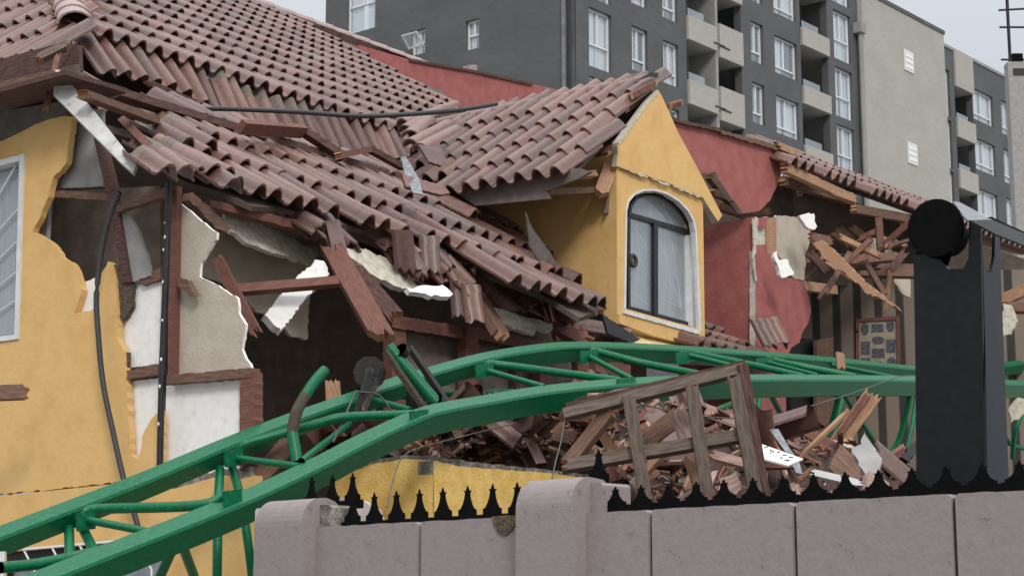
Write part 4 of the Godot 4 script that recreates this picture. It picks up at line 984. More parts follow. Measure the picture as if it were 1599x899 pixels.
	# left flank
	var colsl = [[4.5, 5.2, [[23.3, 24.5]]], [7.35, 8.15, [[23.68, 24.72]]], [10.17, 11.85, [[25.35, 28.0]]]]
	facade(b, o, ul, nl, 0.0, 13.1, 0.0, 36.0, colsl, m.dark_grey)
	apt_window(b, o, ul, nl, 4.5, 5.2, 23.3, 24.5, 0.6, 0)
	apt_window(b, o, ul, nl, 10.17, 11.85, 25.35, 28.0, 1.2, 1)
	apt_window(b, o, ul, nl, 7.35, 8.15, 23.68, 24.72, 0.5, 0)
	var sash = part("open_sash", b, o + ul * 7.75 + Vector3.UP * 24.2 + nl * 0.3)
	for q in [[-0.42, 0.42, -0.32, -0.26], [-0.42, 0.42, 0.26, 0.32], [-0.42, -0.36, -0.26, 0.26], [0.36, 0.42, -0.26, 0.26]]:
		var bm := BoxMesh.new(); bm.size = Vector3(q[1] - q[0], q[3] - q[2], 0.05)
		var bas = Basis(ul, Vector3.UP, nl).rotated(ul, -0.75)
		put(bm, "frame", sash, Transform3D(bas, sash.global_position + bas * Vector3((q[0] + q[1]) / 2, (q[2] + q[3]) / 2, 0)), m.white_paint)
	var sp := BoxMesh.new(); sp.size = Vector3(0.74, 0.54, 0.01)
	put(sp, "pane", sash, Transform3D(Basis(ul, Vector3.UP, nl).rotated(ul, -0.75), sash.global_position), m.glass)
	apt_box(b, "core", o, u, n, 3.0, 22.0, 0, 35.5, -12.0, -3.2, m.dark_grey)
	apt_box(b, "roof_slab", o, u, n, 0.0, 22.0, 35.6, 36.1, -13.0, -0.4, m.mid_grey)
	apt_box(b, "drain_pipe", o, ul, nl, 0.18, 0.3, 0, 36, 0.005, 0.12, m.dark_room)
	# the lower block beyond
	var b2 = thing("apartment_building", "lower grey apartment block with beige balconies beyond the blank beige wall", "building", o + u * 35)
	var defs2 = [[30.65, 31.4, 26.43, 28.94, 1.0], [34.0, 36.42, 26.98, 28.66, 0.4], [37.42, 38.66, 26.9, 28.76, 0.45]]
	cols = []
	for q in defs2:
		var ops := []
		for f in [-2, -1, 0]: ops.append([q[2] + 2.68 * f, q[3] + 2.68 * f])
		cols.append([q[0], q[1], ops])
	facade(b2, o, u, n, 30.44, 31.9, 0.0, 30.1, [cols[0]], m.dark_grey)
	facade(b2, o, u, n, 33.95, 41.0, 0.0, 30.1, [cols[1], cols[2]], m.dark_grey)
	for q in defs2:
		for f in [-2, -1, 0]: apt_window(b2, o, u, n, q[0], q[1], q[2] + 2.68 * f, q[3] + 2.68 * f, q[4], rng.randi() % 2)
	apt_box(b2, "balcony_back", o, u, n, 31.9, 33.95, 0, 30.1, -1.6, -1.3, m.dark_grey)
	for f in [-2, -1, 0, 1]:
		var y = 25.55 + 2.68 * f
		apt_box(b2, "balcony_slab", o, u, n, 31.9, 33.95, y, y + 0.2, -1.3, 0.0, m.mid_grey)
		apt_box(b2, "balcony_parapet", o, u, n, 31.9, 33.97, y, y + 1.05 + (0.9 if f == 1 else 0.0), 0.005, 0.12, m.beige)
		apt_box(b2, "balcony_rail", o, u, n, 31.95, 33.2, y + 1.05, y + 1.3, 0.03, 0.05, m.glass)
	apt_box(b2, "core", o, u, n, 30.44, 41.0, 0, 29.8, -10.0, -2.8, m.dark_grey)
	apt_box(b2, "roof_slab", o, u, n, 30.5, 41.0, 29.85, 30.08, -10.0, -0.36, m.mid_grey)
	apt_box(b2, "coping", o, u, n, 30.6, 41.0, 30.1, 30.25, -0.4, 0.06, m.mid_grey)
	# pale concrete tower and its mast at the right
	var tw = at(1592, 300, 48.0); tw.y = 0
	var t = thing("concrete_tower", "pale concrete tower edge with a thin antenna mast on top", "tower", tw)
	var top = at(1592, 96, 48.0).y
	apt_box(t, "shaft", tw, Vector3.RIGHT, Vector3(0, 0, 1), -0.12, 3.5, 0, top, -0.4, 0.0, m.grey_board)
	var mast = at(1583.5, 100, 48.0)
	tube(t, "mast", [Vector3(mast.x, top - 0.4, mast.z - 0.3), Vector3(mast.x, top + 4.0, mast.z - 0.3)], 0.045, m.steel_dark, 1)
	apt_box(t, "mast_bracket", Vector3(mast.x, 0, mast.z), Vector3.RIGHT, Vector3(0, 0, 1), -0.02, 0.5, top - 0.4, top - 0.2, -0.4, 0.02, m.steel_dark)
	for k in [0.15, 1.1, 1.6]:
		tube(t, "mast_arm", [Vector3(mast.x - 0.25, top + k, mast.z - 0.3), Vector3(mast.x + 1.5, top + k + (0.0 if k < 1.2 else 0.1), mast.z - 0.3)], 0.03, m.steel_dark, 1)
	apt_box(t, "antenna_box", Vector3(mast.x, 0, mast.z), Vector3.RIGHT, Vector3(0, 0, 1), 0.06, 0.35, top + 0.05, top + 0.32, -0.5, -0.25, m.black_iron)

# ---------------------------------------------------------------- boundary wall and spikes
func wall_s(x: float) -> float:
	return (hit(x, 800, plane_at(wall_a, wall_n)) - wall_a).dot(wall_dir)
func wall_part(par: Node, called: String, s0: float, s1: float, y0: float, y1: float, z0: float, z1: float, mt: Material, amp := 0.0) -> MeshInstance3D:
	var p := PackedVector2Array([Vector2(s0, y0), Vector2(s1, y0), Vector2(s1, y1 - 0.012), Vector2(s1 - 0.012, y1), Vector2(s0 + 0.012, y1), Vector2(s0, y1 - 0.012)])
	if amp > 0:
		var q := PackedVector2Array([p[0], p[1], p[2], p[3]])
		var nn = int((s1 - s0) / 0.05)
		for k in range(1, nn): q.append(p[3].lerp(p[4], float(k) / nn) + Vector2(0, rf(-amp, amp)))
		q.append(p[4]); q.append(p[5])
		p = q
	return put(ext(p, z0, z1, mt), called, par, Transform3D(Basis(wall_dir, Vector3.UP, wall_n), Vector3(wall_a.x, 0, wall_a.z)))
func boundary_wall() -> void:
	var w = thing("boundary_wall", "grey concrete panel wall with two round-topped pillars in front of the wreck", "wall", Vector3(wall_a.x, 0, wall_a.z))
	var js = [wall_s(480), wall_s(655), wall_s(860), wall_s(1015), wall_s(1240), wall_s(1490), wall_s(1490) + 0.82, wall_s(1490) + 1.64]
	for i in js.size() - 1:
		wall_part(w, "wall_panel", js[i] + 0.009, js[i + 1] - 0.009, 0, 2.0, -0.12, rf(-0.003, 0.003), m.concrete, 0.002)
		wall_part(w, "joint", js[i + 1] - 0.03, js[i + 1] + 0.03, 0, 1.985, -0.1, -0.016, m.joint)
	for q in [[421, 494, 2.135], [829, 915, 2.145]]:
		var s0 = wall_s(q[0]); var s1 = wall_s(q[1])
		var poly := PackedVector2Array([Vector2(0.09, 0)])
		for k in 9:
			var a = PI / 2 * k / 8.0
			poly.append(Vector2(-0.02 + cos(a) * 0.11, q[2] - 0.13 + sin(a) * 0.13))
		for k in 5: poly.append(Vector2(-0.06 - 0.05 * k, q[2] - 0.012 * k * k + rf(-0.004, 0.004)))
		poly.append(Vector2(-0.27, 0))
		put(ext(poly, -s1, -s0, m.concrete), "pillar", w, Transform3D(Basis(wall_n, Vector3.UP, -wall_dir), Vector3(wall_a.x, 0, wall_a.z)))
	# mortar lumps beside the pillars
	wall_part(w, "mortar_lump", wall_s(486), wall_s(512), 1.9, 2.1, -0.16, -0.02, m.cement, 0.01)
	wall_part(w, "mortar_lump", wall_s(910), wall_s(934), 1.9, 2.12, -0.2, -0.03, m.concrete, 0.01)
	# end face strip at the gate side
	wall_part(w, "gate_jamb", wall_s(411), wall_s(420.5), 0, 2.1, -0.2, 0.05, m.barge)
	# broken edge with old mortar
	var px = [768, 806, 808, 803, 806, 815, 798, 828, 788, 836, 778, 832, 771, 820]
	slab(w, "mortar_patch", px, plane_at(wall_a + wall_n * 0.008, wall_n), 0.01, m.moss_dirt, 0.004)
	# spikes cut from plate
	var pitch_s = (wall_s(785) - wall_s(562)) / 6.0
	var hgt := 0.148
	var sp := PackedVector2Array()
	for q in [[-0.36, 0.0], [-0.36, 0.30], [-0.27, 0.33], [-0.19, 0.45], [-0.12, 0.62], [-0.09, 0.78], [-0.15, 0.86], [-0.07, 0.84], [0.0, 1.0], [0.07, 0.84], [0.15, 0.86], [0.09, 0.78], [0.12, 0.62], [0.19, 0.45], [0.27, 0.33], [0.36, 0.30], [0.36, 0.0]]:
		sp.append(Vector2(q[0] * pitch_s, q[1] * hgt))
	var spike := ext(sp, -0.003, 0.003, m.black_iron)
	var sw := PackedVector2Array()
	for q in [[-0.5, 0.0], [-0.5, 0.3], [-0.4, 0.3], [-0.4, 0.4], [-0.3, 0.43], [-0.2, 0.53], [-0.13, 0.66], [-0.1, 0.8], [-0.15, 0.87], [-0.07, 0.85], [0.0, 1.0], [0.07, 0.85], [0.15, 0.87], [0.1, 0.8], [0.13, 0.66], [0.2, 0.53], [0.3, 0.43], [0.4, 0.4], [0.4, 0.3], [0.5, 0.3], [0.5, 0.0]]:
		sw.append(Vector2(q[0] * pitch_s * 0.995, q[1] * hgt))
	var wide_spike := ext(sw, -0.003, 0.003, m.black_iron)
	for q in [[518, 810, 0.0, 2.0, "black iron spike strip along the wall between the two pillars"], [926, 1640, 0.0, 2.0, "long black iron spike strip on the wall below the wooden lattice"], [424, 520, -0.12, 2.11, "short black spike strip on top of the end pillar"], [868, 905, -0.12, 2.125, "single black iron spike on the middle pillar"]]:
		var s0 = wall_s(q[0]); var s1 = wall_s(q[1])
		var sc = 0.7 if q[0] == 926 else 1.0
		var sx = 0.9 if q[0] == 926 else 1.0
		var org = Vector3(wall_a.x, q[3], wall_a.z) + wall_n * (-0.06 + q[2])
		var strip = thing("spike_strip", q[4], "spikes", org + wall_dir * s0, "spikes on the boundary wall")
		var basis = Basis(wall_dir, Vector3.UP, wall_n)
		var plate = PackedVector2Array([Vector2(s0, -0.02), Vector2(s1, -0.02), Vector2(s1, hgt * (0.2 if sc < 1.0 else 0.14)), Vector2(s0, hgt * (0.2 if sc < 1.0 else 0.14))])
		put(ext(plate, -0.004, 0.004, m.black_iron), "base_plate", strip, Transform3D(basis, org))
		var k = 0
		while s0 + pitch_s * sx * (k + 0.35) < s1:
			put(wide_spike if sc < 1.0 else spike, "spike", strip, Transform3D(basis.rotated(wall_n, rf(-0.03, 0.03)) * Basis().scaled(Vector3(sx, sc, 1)), org + wall_dir * (s0 + pitch_s * sx * (k + 0.5))))
			k += 1

# ---------------------------------------------------------------- low yellow wall in the yard
func porch_wall() -> void:
	var cor = at(677, 720, 10.6)
	var A = plane_at(cor, n1); var B = plane_at(cor, n2)
	var base = cor; base.y = 0
	var w = thing("porch_wall", "low rough yellow porch wall with a broken cement top behind the spikes", "wall", base)
	slab(w, "wall_face", [516, 752, 545, 738, 583, 724, 633, 716, 676, 719, 676, 1400, 516, 1400], B, 0.12, m.yellow_rough, 0.003, m.cement)
	slab(w, "wall_face", [677, 719, 717, 728, 766, 732, 845, 737, 870, 740, 950, 752, 960, 1400, 677, 1400], A, 0.12, m.yellow_rough, 0.003, m.cement)
	slab(w, "cement_top", [560, 732, 583, 718, 633, 710, 676, 713, 676, 719, 633, 717], off(B, -0.02), 0.3, m.cement, 0.004)
	slab(w, "cement_top", [676, 712, 717, 719, 766, 724, 845, 732, 940, 744, 940, 752, 845, 738, 717, 729, 677, 719], off(A, -0.02), 0.3, m.cement, 0.004)
	slab(w, "torn_render", [523, 776, 545, 776, 570, 783, 592, 797, 600, 830, 523, 830], off(B, 0.05), 0.03, m.foam, 0.008)

# ---------------------------------------------------------------- the fallen lattice boom
func bm_at(x: float, y: float, k := 0.0) -> Vector3:
	return hit(x, y, off(T1, -0.62 * k))
func boom() -> void:
	var b = thing("lattice_boom", "bent green steel lattice boom lying across the house front", "crane boom", bm_at(700, 660))
	var roll = (Vector3.UP * 0.86 + n1 * 0.5).normalized()
	var pf := []
	for q in [[-40, 962], [130, 893], [280, 834], [400, 784], [500, 736], [563, 703], [650, 663], [700, 650], [750, 641], [847, 624], [960, 612], [1060, 606], [1163, 603], [1300, 602], [1433, 603], [1569, 607], [1640, 608]]: pf.append(bm_at(q[0], q[1]))
	sweep(b, "chord", pf, boxsec(0.11, 0.155, 0.012), m.green, roll, false, 4)
	var pb := []
	for q in [[-40, 862], [0, 845], [200, 768], [350, 705], [450, 666], [550, 631], [620, 606], [670, 591], [750, 569], [830, 555], [907, 549], [1047, 553], [1180, 561], [1320, 572], [1433, 583], [1500, 584], [1569, 576], [1640, 566]]: pb.append(bm_at(q[0], q[1], 1.0))
	sweep(b, "chord", pb, boxsec(0.1, 0.125, 0.012), m.green, roll, false, 4)
	# bracing: x, y, share of the way to the back chord
	for q in [[[0, 886, 0.1], [60, 880, 0.1], [130, 866, 0.1], [215, 845, 0.05]], [[118, 806, 0.95], [135, 797, 0.9], [165, 794, 0.8], [310, 789, 0.1], [350, 772, 0.0]], [[350, 708, 0.95], [383, 693, 0.9], [440, 677, 0.7], [500, 660, 0.45], [540, 651, 0.3], [643, 647, 0.0]], [[743, 572, 0.95], [762, 568, 0.9], [800, 572, 0.7], [967, 594, 0.0]], [[907, 548, 0.95], [925, 547, 0.9], [1000, 566, 0.4], [1090, 584, 0.0]], [[1057, 549, 0.95], [1080, 551, 0.9], [1180, 571, 0.4], [1255, 588, 0.0]], [[1183, 560, 0.95], [1200, 561, 0.9], [1260, 574, 0.4], [1330, 588, 0.0]]]:
		var ps := []
		for e in q: ps.append(bm_at(e[0], e[1], e[2]))
		tube(b, "brace", ps, 0.027, m.green, 4)
	for q in [[[116, 808, 0.95], [240, 832, 0.0]], [[350, 713, 0.95], [467, 728, 0.0]], [[743, 574, 0.95], [850, 604, 0.0]], [[907, 550, 0.95], [987, 592, 0.0]], [[1057, 550, 0.95], [1140, 570, 0.3]], [[1183, 562, 0.95], [1277, 586, 0.0]], [[1300, 570, 0.9], [1400, 590, 0.0]], [[470, 720, 0.0], [545, 662, 0.8]], [[1237, 567, 0.9], [1337, 587, 0.1]], [[560, 618, 0.95], [640, 640, 0.3]]]:
		var ps := []
		for e in q: ps.append(bm_at(e[0], e[1], e[2]))
		tube(b, "brace", ps, 0.02, m.green, 1)
	for q in [[[107, 826, 0.95], [108, 880, 0.5]], [[128, 824, 0.95], [152, 872, 0.5]], [[343, 732, 0.95], [340, 800, 0.6], [338, 930, 0.5]], [[362, 730, 0.95], [380, 800, 0.6], [397, 930, 0.5]], [[272, 850, 0.0], [240, 920, 0.4]], [[283, 848, 0.0], [310, 920, 0.4]], [[1096, 614, 0.0], [1100, 647, 0.3]], [[1100, 648, 0.3], [1150, 628, 0.9]], [[1203, 614, 0.0], [1222, 650, 0.3], [1263, 714, 0.5]], [[1312, 612, 0.0], [1300, 660, 0.2], [1285, 695, 0.35], [1262, 715, 0.5], [1236, 716, 0.6]], [[1318, 612, 0.6], [1306, 670, 0.55], [1288, 730, 0.5]], [[1318, 614, 0.0], [1340, 650, 0.2], [1382, 714, 0.5]], [[1343, 656, 0.9], [1322, 690, 0.7], [1296, 722, 0.5]], [[1423, 612, 0.0], [1414, 655, 0.15], [1400, 695, 0.3], [1376, 718, 0.45], [1342, 730, 0.5]], [[1433, 612, 0.9], [1424, 670, 0.8], [1410, 730, 0.6]], [[1224, 650, 0.3], [1208, 678, 0.6]], [[1190, 600, 0.9], [1180, 660, 0.7]], [[1560, 650, 0.4], [1575, 690, 0.5], [1600, 700, 0.5]], [[1599, 640, 0.2], [1586, 675, 0.3], [1582, 715, 0.5]], [[690, 616, 1.2], [800, 612, 1.2]], [[560, 612, 1.0], [690, 622, 1.1]]]:
		var ps := []
		for e in q: ps.append(bm_at(e[0], e[1], e[2]))
		tube(b, "lower_brace", ps, 0.025, m.green, 4)
	tube(b, "lower_chord", [bm_at(1190, 742, 0.5), bm_at(1320, 752, 0.5), bm_at(1430, 756, 0.5), bm_at(1640, 756, 0.5)], 0.035, m.green, 3)
	tube(b, "lower_chord", [bm_at(640, 690, 1.5), bm_at(690, 668, 1.5), bm_at(740, 652, 1.5)], 0.03, m.green, 1)
	for q in [[118, 812, 0.9], [350, 714, 0.9], [743, 578, 0.9], [907, 556, 0.9], [1057, 557, 0.9], [1183, 566, 0.9], [347, 778, 0.02], [640, 652, 0.02], [965, 600, 0.02], [1088, 594, 0.02]]:
		var g0 = bm_at(q[0] - 14, q[1] + 4, q[2]) + n1 * 0.07; var g1 = bm_at(q[0] + 14, q[1], q[2]) + n1 * 0.07
		plank(b, "gusset_plate", g0, g1, 0.09, 0.012, m.green, 0.0, n1)
	# torn pipe standing up, rusty where the paint has gone
	tube(b, "torn_pipe", [bm_at(464, 722, 0.2), bm_at(456, 676, 0.3)], 0.032, m.green, 1)
	tube(b, "torn_pipe", [bm_at(456, 678, 0.3), bm_at(462, 645, 0.3), bm_at(476, 618, 0.3)], 0.033, m.rust, 4)
	tube(b, "torn_pipe", [bm_at(475, 620, 0.3), bm_at(490, 597, 0.3), bm_at(507, 578, 0.3)], 0.032, m.green, 4)
	# bracket with two channel plates and a roller
	tube(b, "roller", [bm_at(606, 541, 0.55), bm_at(686, 634, 0.15)], 0.037, m.green, 1)
	for q in [[627, 549, 0.45], [682, 628, 0.17]]: tube(b, "roller_ring", [bm_at(q[0] - 3, q[1] - 3, q[2]), bm_at(q[0] + 3, q[1] + 4, q[2])], 0.05, m.steel_dark, 1)
	plank(b, "channel_plate", bm_at(601, 548, 0.5), bm_at(664, 640, 0.2), 0.04, 0.03, m.rust, 0.0, n1 + Vector3.UP)
	plank(b, "channel_plate", bm_at(639, 542, 0.7), bm_at(700, 632, 0.4), 0.05, 0.03, m.steel_dark, 0.0, n1 + Vector3.UP)
	poly3(b, "channel_plate", [[640, 600, 10.9], [662, 640, 10.6], [636, 650, 10.8], [632, 620, 10.9]], 0.02, m.steel_dark)
	# pulley
	var pc = bm_at(577, 582, 0.9)
	var pn = (n2 * 0.75 + n1 * 0.65).normalized()
	tube(b, "pulley", [pc - pn * 0.03, pc - pn * 0.012], 0.1, m.steel_dark, 1)
	tube(b, "pulley", [pc - pn * 0.012, pc + pn * 0.012], 0.086, m.rust, 1)
	tube(b, "pulley", [pc + pn * 0.012, pc + pn * 0.03], 0.1, m.steel_dark, 1)
	tube(b, "pulley_hub", [pc - pn * 0.05, pc + pn * 0.06], 0.028, m.rust, 1)
	plank(b, "pulley_strap", bm_at(578, 585, 0.8), bm_at(560, 650, 0.6), 0.07, 0.03, m.steel_dark, 0.0, n1)
	plank(b, "pulley_strap", bm_at(590, 590, 0.85), bm_at(566, 640, 0.6), 0.04, 0.02, m.rust, 0.01, n1)
	tube(b, "wire_rope", [bm_at(555, 612, 0.7), bm_at(538, 650, 0.4), bm_at(520, 690, 0.2)], 0.006, m.wire, 3)
	tube(b, "wire_rope", [bm_at(555, 612, 0.7), bm_at(590, 616, 0.6), bm_at(610, 640, 0.5)], 0.006, m.wire, 3)

# ---------------------------------------------------------------- black steel chimney
func chimney() -> void:
	var K = at(1536, 520, 6.7)
	var A = plane_at(K, n2); var B = plane_at(K, n1)
	var base = at(1490, 700, 6.8); base.y = 0
	var t = thing("steel_chimney", "black sheet steel chimney with round cowl and peaked cap behind the wall", "chimney", base)
	slab(t, "front_plate", [1427, 398, 1462, 396, 1470, 406, 1482, 420, 1505, 419, 1513, 402, 1514, 345, 1532, 345, 1536, 560, 1545, 1700, 1440, 1700, 1430, 560], A, 0.012, m.black_steel)
	slab(t, "side_plate", [1534, 345, 1536, 402, 1541, 424, 1549, 425, 1554, 400, 1555, 352, 1562, 352, 1564, 430, 1576, 740, 1600, 1700, 1556, 1700, 1540, 560], B, 0.012, m.black_steel)
	var wv = hit(1427, 500, A) - hit(1536, 500, A); var dv = hit(1566, 500, B) - hit(1536, 500, B)
	wv.y = 0; dv.y = 0
	var bx := BoxMesh.new(); bx.size = Vector3(wv.length() - 0.05, 2.3, dv.length() - 0.06)
	put(bx, "inner_flue", t, Transform3D(Basis(n1, Vector3.UP, n2 * 1.0), Vector3(K.x, 1.15, K.z) + wv / 2 + dv / 2), m.black_iron)
	for q in [wv + dv]:
		plank(t, "corner_post", Vector3(K.x, 0, K.z) + q * 0.97, Vector3(K.x, hit(1536, 350, A).y, K.z) + q * 0.97, 0.03, 0.03, m.black_steel)
	var cc = hit(1462, 356, off(A, 0.03))
	sweep(t, "cowl_disc", [cc - n2 * 0.01, cc + n2 * 0.01], circle(0.113, 36), m.black_iron, Vector3.UP, true, 1)
	sweep(t, "cowl_pipe", [cc - n2 * 0.02, cc - n2 * 0.14 + Vector3(0, -0.02, 0)], circle(0.075, 28), m.black_iron, Vector3.UP, true, 1)
	slab(t, "cowl_bracket", [1432, 390, 1494, 378, 1484, 402, 1478, 420, 1464, 424, 1448, 410, 1430, 412], off(A, -0.03), 0.01, m.black_iron)
	poly3(t, "cap_plate", [[1490, 312, 7.0], [1500, 318, 7.0], [1551, 340, 6.6], [1512, 346, 6.5], [1505, 338, 6.6]], 0.008, m.zinc)
	poly3(t, "cap_plate", [[1512, 347, 6.5], [1550, 341, 6.6], [1620, 372, 6.75], [1616, 392, 6.7], [1560, 362, 6.55]], 0.008, m.black_steel)
	poly3(t, "cap_plate", [[1549, 338, 6.62], [1640, 380, 6.8], [1640, 384, 6.8], [1549, 345, 6.62]], 0.02, m.black_steel)

# ---------------------------------------------------------------- rubble, lattice and loose timber
var mound_pts := []
func mound() -> void:
	var tops = [[470, 770], [520, 745], [600, 708], [680, 700], [760, 690], [880, 668], [1000, 660], [1100, 670], [1200, 692], [1300, 720], [1430, 758], [1620, 800]]
	var nz := noise(1.3, 4, 5)
	var nx := 90; var nk := 26
	var grid := []
	for i in nx + 1:
		var x = lerp(470.0, 1620.0, float(i) / nx)
		var yt = 800.0
		for k in tops.size() - 1:
			if x >= tops[k][0] and x <= tops[k + 1][0]: yt = lerp(float(tops[k][1]), float(tops[k + 1][1]), (x - tops[k][0]) / (tops[k + 1][0] - tops[k][0]))
		var zf = -hit(x, 800, plane_at(wall_a, wall_n)).z + 0.45
		if x < 960:
			zf = max(-hit(x, 740, off(plane_at(at(677, 720, 10.6), n1), -0.2)).z, -hit(x, 740, off(plane_at(at(677, 720, 10.6), n2), -0.2)).z)
		var zb = -hit(x, 640, off(F1, 0.05)).z
		var zm = lerp(zf, zb, 0.4 if x < 960 else 0.3)
		var hm = at(x, yt, zm).y
		var row := []
		for j in nk + 1:
			var z = lerp(zf, zb, float(j) / nk)
			var p = at(x, 700, z)
			var fall = max(abs(z - zm) - 0.5, 0.0) * (0.55 if z < zm else 0.1)
			var hh = hm - fall + nz.get_noise_2d(p.x * 1.0, p.z * 1.0) * 0.22 + nz.get_noise_2d(p.x * 5.0, p.z * 5.0) * 0.09
			row.append(Vector3(p.x, max(hh, 0.05), p.z))
		grid.append(row)
	mound_pts = grid
	var st := SurfaceTool.new()
	st.begin(Mesh.PRIMITIVE_TRIANGLES)
	st.set_smooth_group(-1)
	for i in nx:
		for j in nk:
			var a = grid[i][j]; var b = grid[i + 1][j]; var cc = grid[i + 1][j + 1]; var d = grid[i][j + 1]
			for p in [a, d, cc, a, cc, b]: st.add_vertex(p)
	st.generate_normals()
	var me: ArrayMesh = st.commit()
	me.surface_set_material(0, m.debris)
	tag(put(me, "rubble", self, Transform3D()), "brown heap of crushed wood and tile between wall and house", "rubble", "", "stuff")
func where_in_heap(x: float) -> String:
	if x < 700: return "in the rubble beside the green bracket"
	if x < 940: return "in the rubble behind the yellow porch wall"
	if x < 1200: return "in the rubble behind the wooden lattice"
	return "in the rubble between lattice and black chimney"
func loose(called: String, label: String, category: String, group: String, o: MeshInstance3D) -> void:
	tag(o, label, category, group)
func rubble() -> void:
	mound()
	var woods = ["wood_red", "wood_brown", "wood_red", "wood_pink", "wood_light", "wood_light", "wood_grey"]
	for i in 285:
		var gi = rng.randi_range(3, 84); var gj = int(2 + 21 * pow(rng.randf(), 1.7))
		var p: Vector3 = mound_pts[gi][gj]
		var L = 0.12 + 0.45 * pow(rng.randf(), 1.5); var a = rf(0, TAU); var el = rf(-0.5, 0.85)
		var dir = Vector3(cos(a) * cos(el), sin(el), sin(a) * cos(el))
		var q = p + Vector3(0, rf(0.0, 0.07), 0)
		var wi = rng.randi() % 7
		if proj(q + dir * L * 0.6).y < 640 or proj(q - dir * L * 0.4).y < 640: dir.y = -0.1
		var hue = ["reddish", "brown", "reddish", "pinkish pale", "fresh light", "fresh light", "grey"][wi]
		var o = plank(self, "broken_plank", q - dir * L * 0.4, q + dir * L * 0.6, 0.022 + 0.075 * pow(rng.randf(), 1.6), rf(0.012, 0.035), m[woods[wi]], rf(0.01, 0.05), Vector3(rf(-1, 1), rf(0, 1), rf(0.2, 1)))
		var spot = where_in_heap(proj(q).x)
		tag(o, "%s splintered %s plank %s" % ["long" if L > 0.42 else "short", hue, spot], "plank", "planks in the rubble")
	for i in 110:
		var gi = rng.randi_range(3, 70); var gj = int(2 + 20 * pow(rng.randf(), 1.7))
		var p: Vector3 = mound_pts[gi][gj]
		var o = put(stubs[rng.randi() % 5], "tile_shard", self, Transform3D(Basis.from_euler(Vector3(rf(-1, 1), rf(0, TAU), rf(-1, 1))), p + Vector3(0, 0.04, 0)))
		tag(o, "broken roof tile piece " + where_in_heap(proj(p).x), "roof tile", "tile shards in the rubble")
	for i in 60:
		var gi = rng.randi_range(4, 82); var gj = rng.randi_range(4, 22)
		var p: Vector3 = mound_pts[gi][gj] + Vector3(0, 0.03, 0)
		var pr = proj(p)
		var z = -p.z
		var r = rf(8, 20)
		var pts := []
		for k in 5: pts.append([pr.x + cos(TAU * k / 5 + rf(-0.4, 0.4)) * r, pr.y + sin(TAU * k / 5 + rf(-0.4, 0.4)) * r * 0.6, z + rf(-0.12, 0.12)])
		tag(poly3(self, "board_fragment", pts, 0.02, [m.plaster, m.foam, m.gypsum, m.wood_pink, m.inner][rng.randi() % 5], 0.006), "small pale board fragment " + where_in_heap(pr.x), "board", "board fragments in the rubble")
	# chips and splinters nobody could count
	var mm := MultiMesh.new()
	mm.transform_format = MultiMesh.TRANSFORM_3D
	mm.use_colors = true
	var chip := BoxMesh.new(); chip.size = Vector3(1, 0.35, 0.16)
	var cmat := StandardMaterial3D.new(); cmat.vertex_color_use_as_albedo = true; cmat.roughness = 0.9
	chip.material = cmat
	mm.mesh = chip
	mm.instance_count = 9500
	for i in 9500:
		var gi = rng.randi_range(1, 88); var gj = rng.randi_range(0, 24)
		var p: Vector3 = mound_pts[gi][gj].lerp(mound_pts[gi + 1][gj + 1], rng.randf())
		var L = 0.02 + 0.12 * pow(rng.randf(), 2.0)
		mm.set_instance_transform(i, Transform3D(Basis.from_euler(Vector3(rf(-1, 1), rf(0, TAU), rf(-0.9, 0.9))).scaled_local(Vector3(L, L * rf(0.4, 1.0), L * rf(0.3, 1.0))), p + Vector3(0, rf(0.0, 0.03), 0)))
		var cc = [Color(0.24, 0.1, 0.065), Color(0.27, 0.13, 0.085), Color(0.16, 0.08, 0.055), Color(0.42, 0.25, 0.16), Color(0.34, 0.28, 0.23), Color(0.12, 0.07, 0.05), Color(0.3, 0.17, 0.13)][rng.randi() % 7]
		mm.set_instance_color(i, cc * rf(0.7, 1.2))
	var mi := MultiMeshInstance3D.new()
	mi.multimesh = mm
	mi.name = "splinters"
	add_child(mi)
	tag(mi, "countless wood splinters and crumbs strewn over the rubble heap", "splinters", "", "stuff")
	# wooden lattice leaning behind the spikes
	var zl := 7.7
	var lat = thing("wooden_lattice", "weathered grey-brown wooden lattice frame leaning behind the wall spikes", "lattice", at(1050, 700, zl))
	plank(lat, "rail", at(880, 648, zl), at(1162, 577, zl), 0.045, 0.05, m.wood_grey, 0.0, Vector3(0, 0.3, 1))
	plank(lat, "rail", at(884, 636, zl + 0.05), at(1162, 569, zl + 0.05), 0.026, 0.12, m.wood_dark, 0.0, Vector3(0, 0.0, 1))
	plank(lat, "rail", at(884, 728, zl), at(1164, 680, zl), 0.052, 0.05, m.wood_grey, 0.02, Vector3(0, 0.3, 1))
	plank(lat, "brace", at(888, 724, zl + 0.02), at(950, 646, zl + 0.02), 0.06, 0.04, m.wood_brown, 0.02, Vector3(-0.5, 0.3, 1))
	for q in [[982, 620, 1010, 786], [1080, 600, 1104, 768], [1146, 588, 1180, 770]]:
		plank(lat, "upright", at(q[0], q[1], zl - 0.05), at(q[2], q[3], zl - 0.05), 0.055, 0.03, m.wood_grey, 0.012, Vector3(0, 0.1, 1))
	plank(lat, "upright", at(1158, 570, zl - 0.02), at(1193, 776, zl - 0.02), 0.042, 0.06, m.wood_dark, 0.0, Vector3(0.2, 0.1, 1))
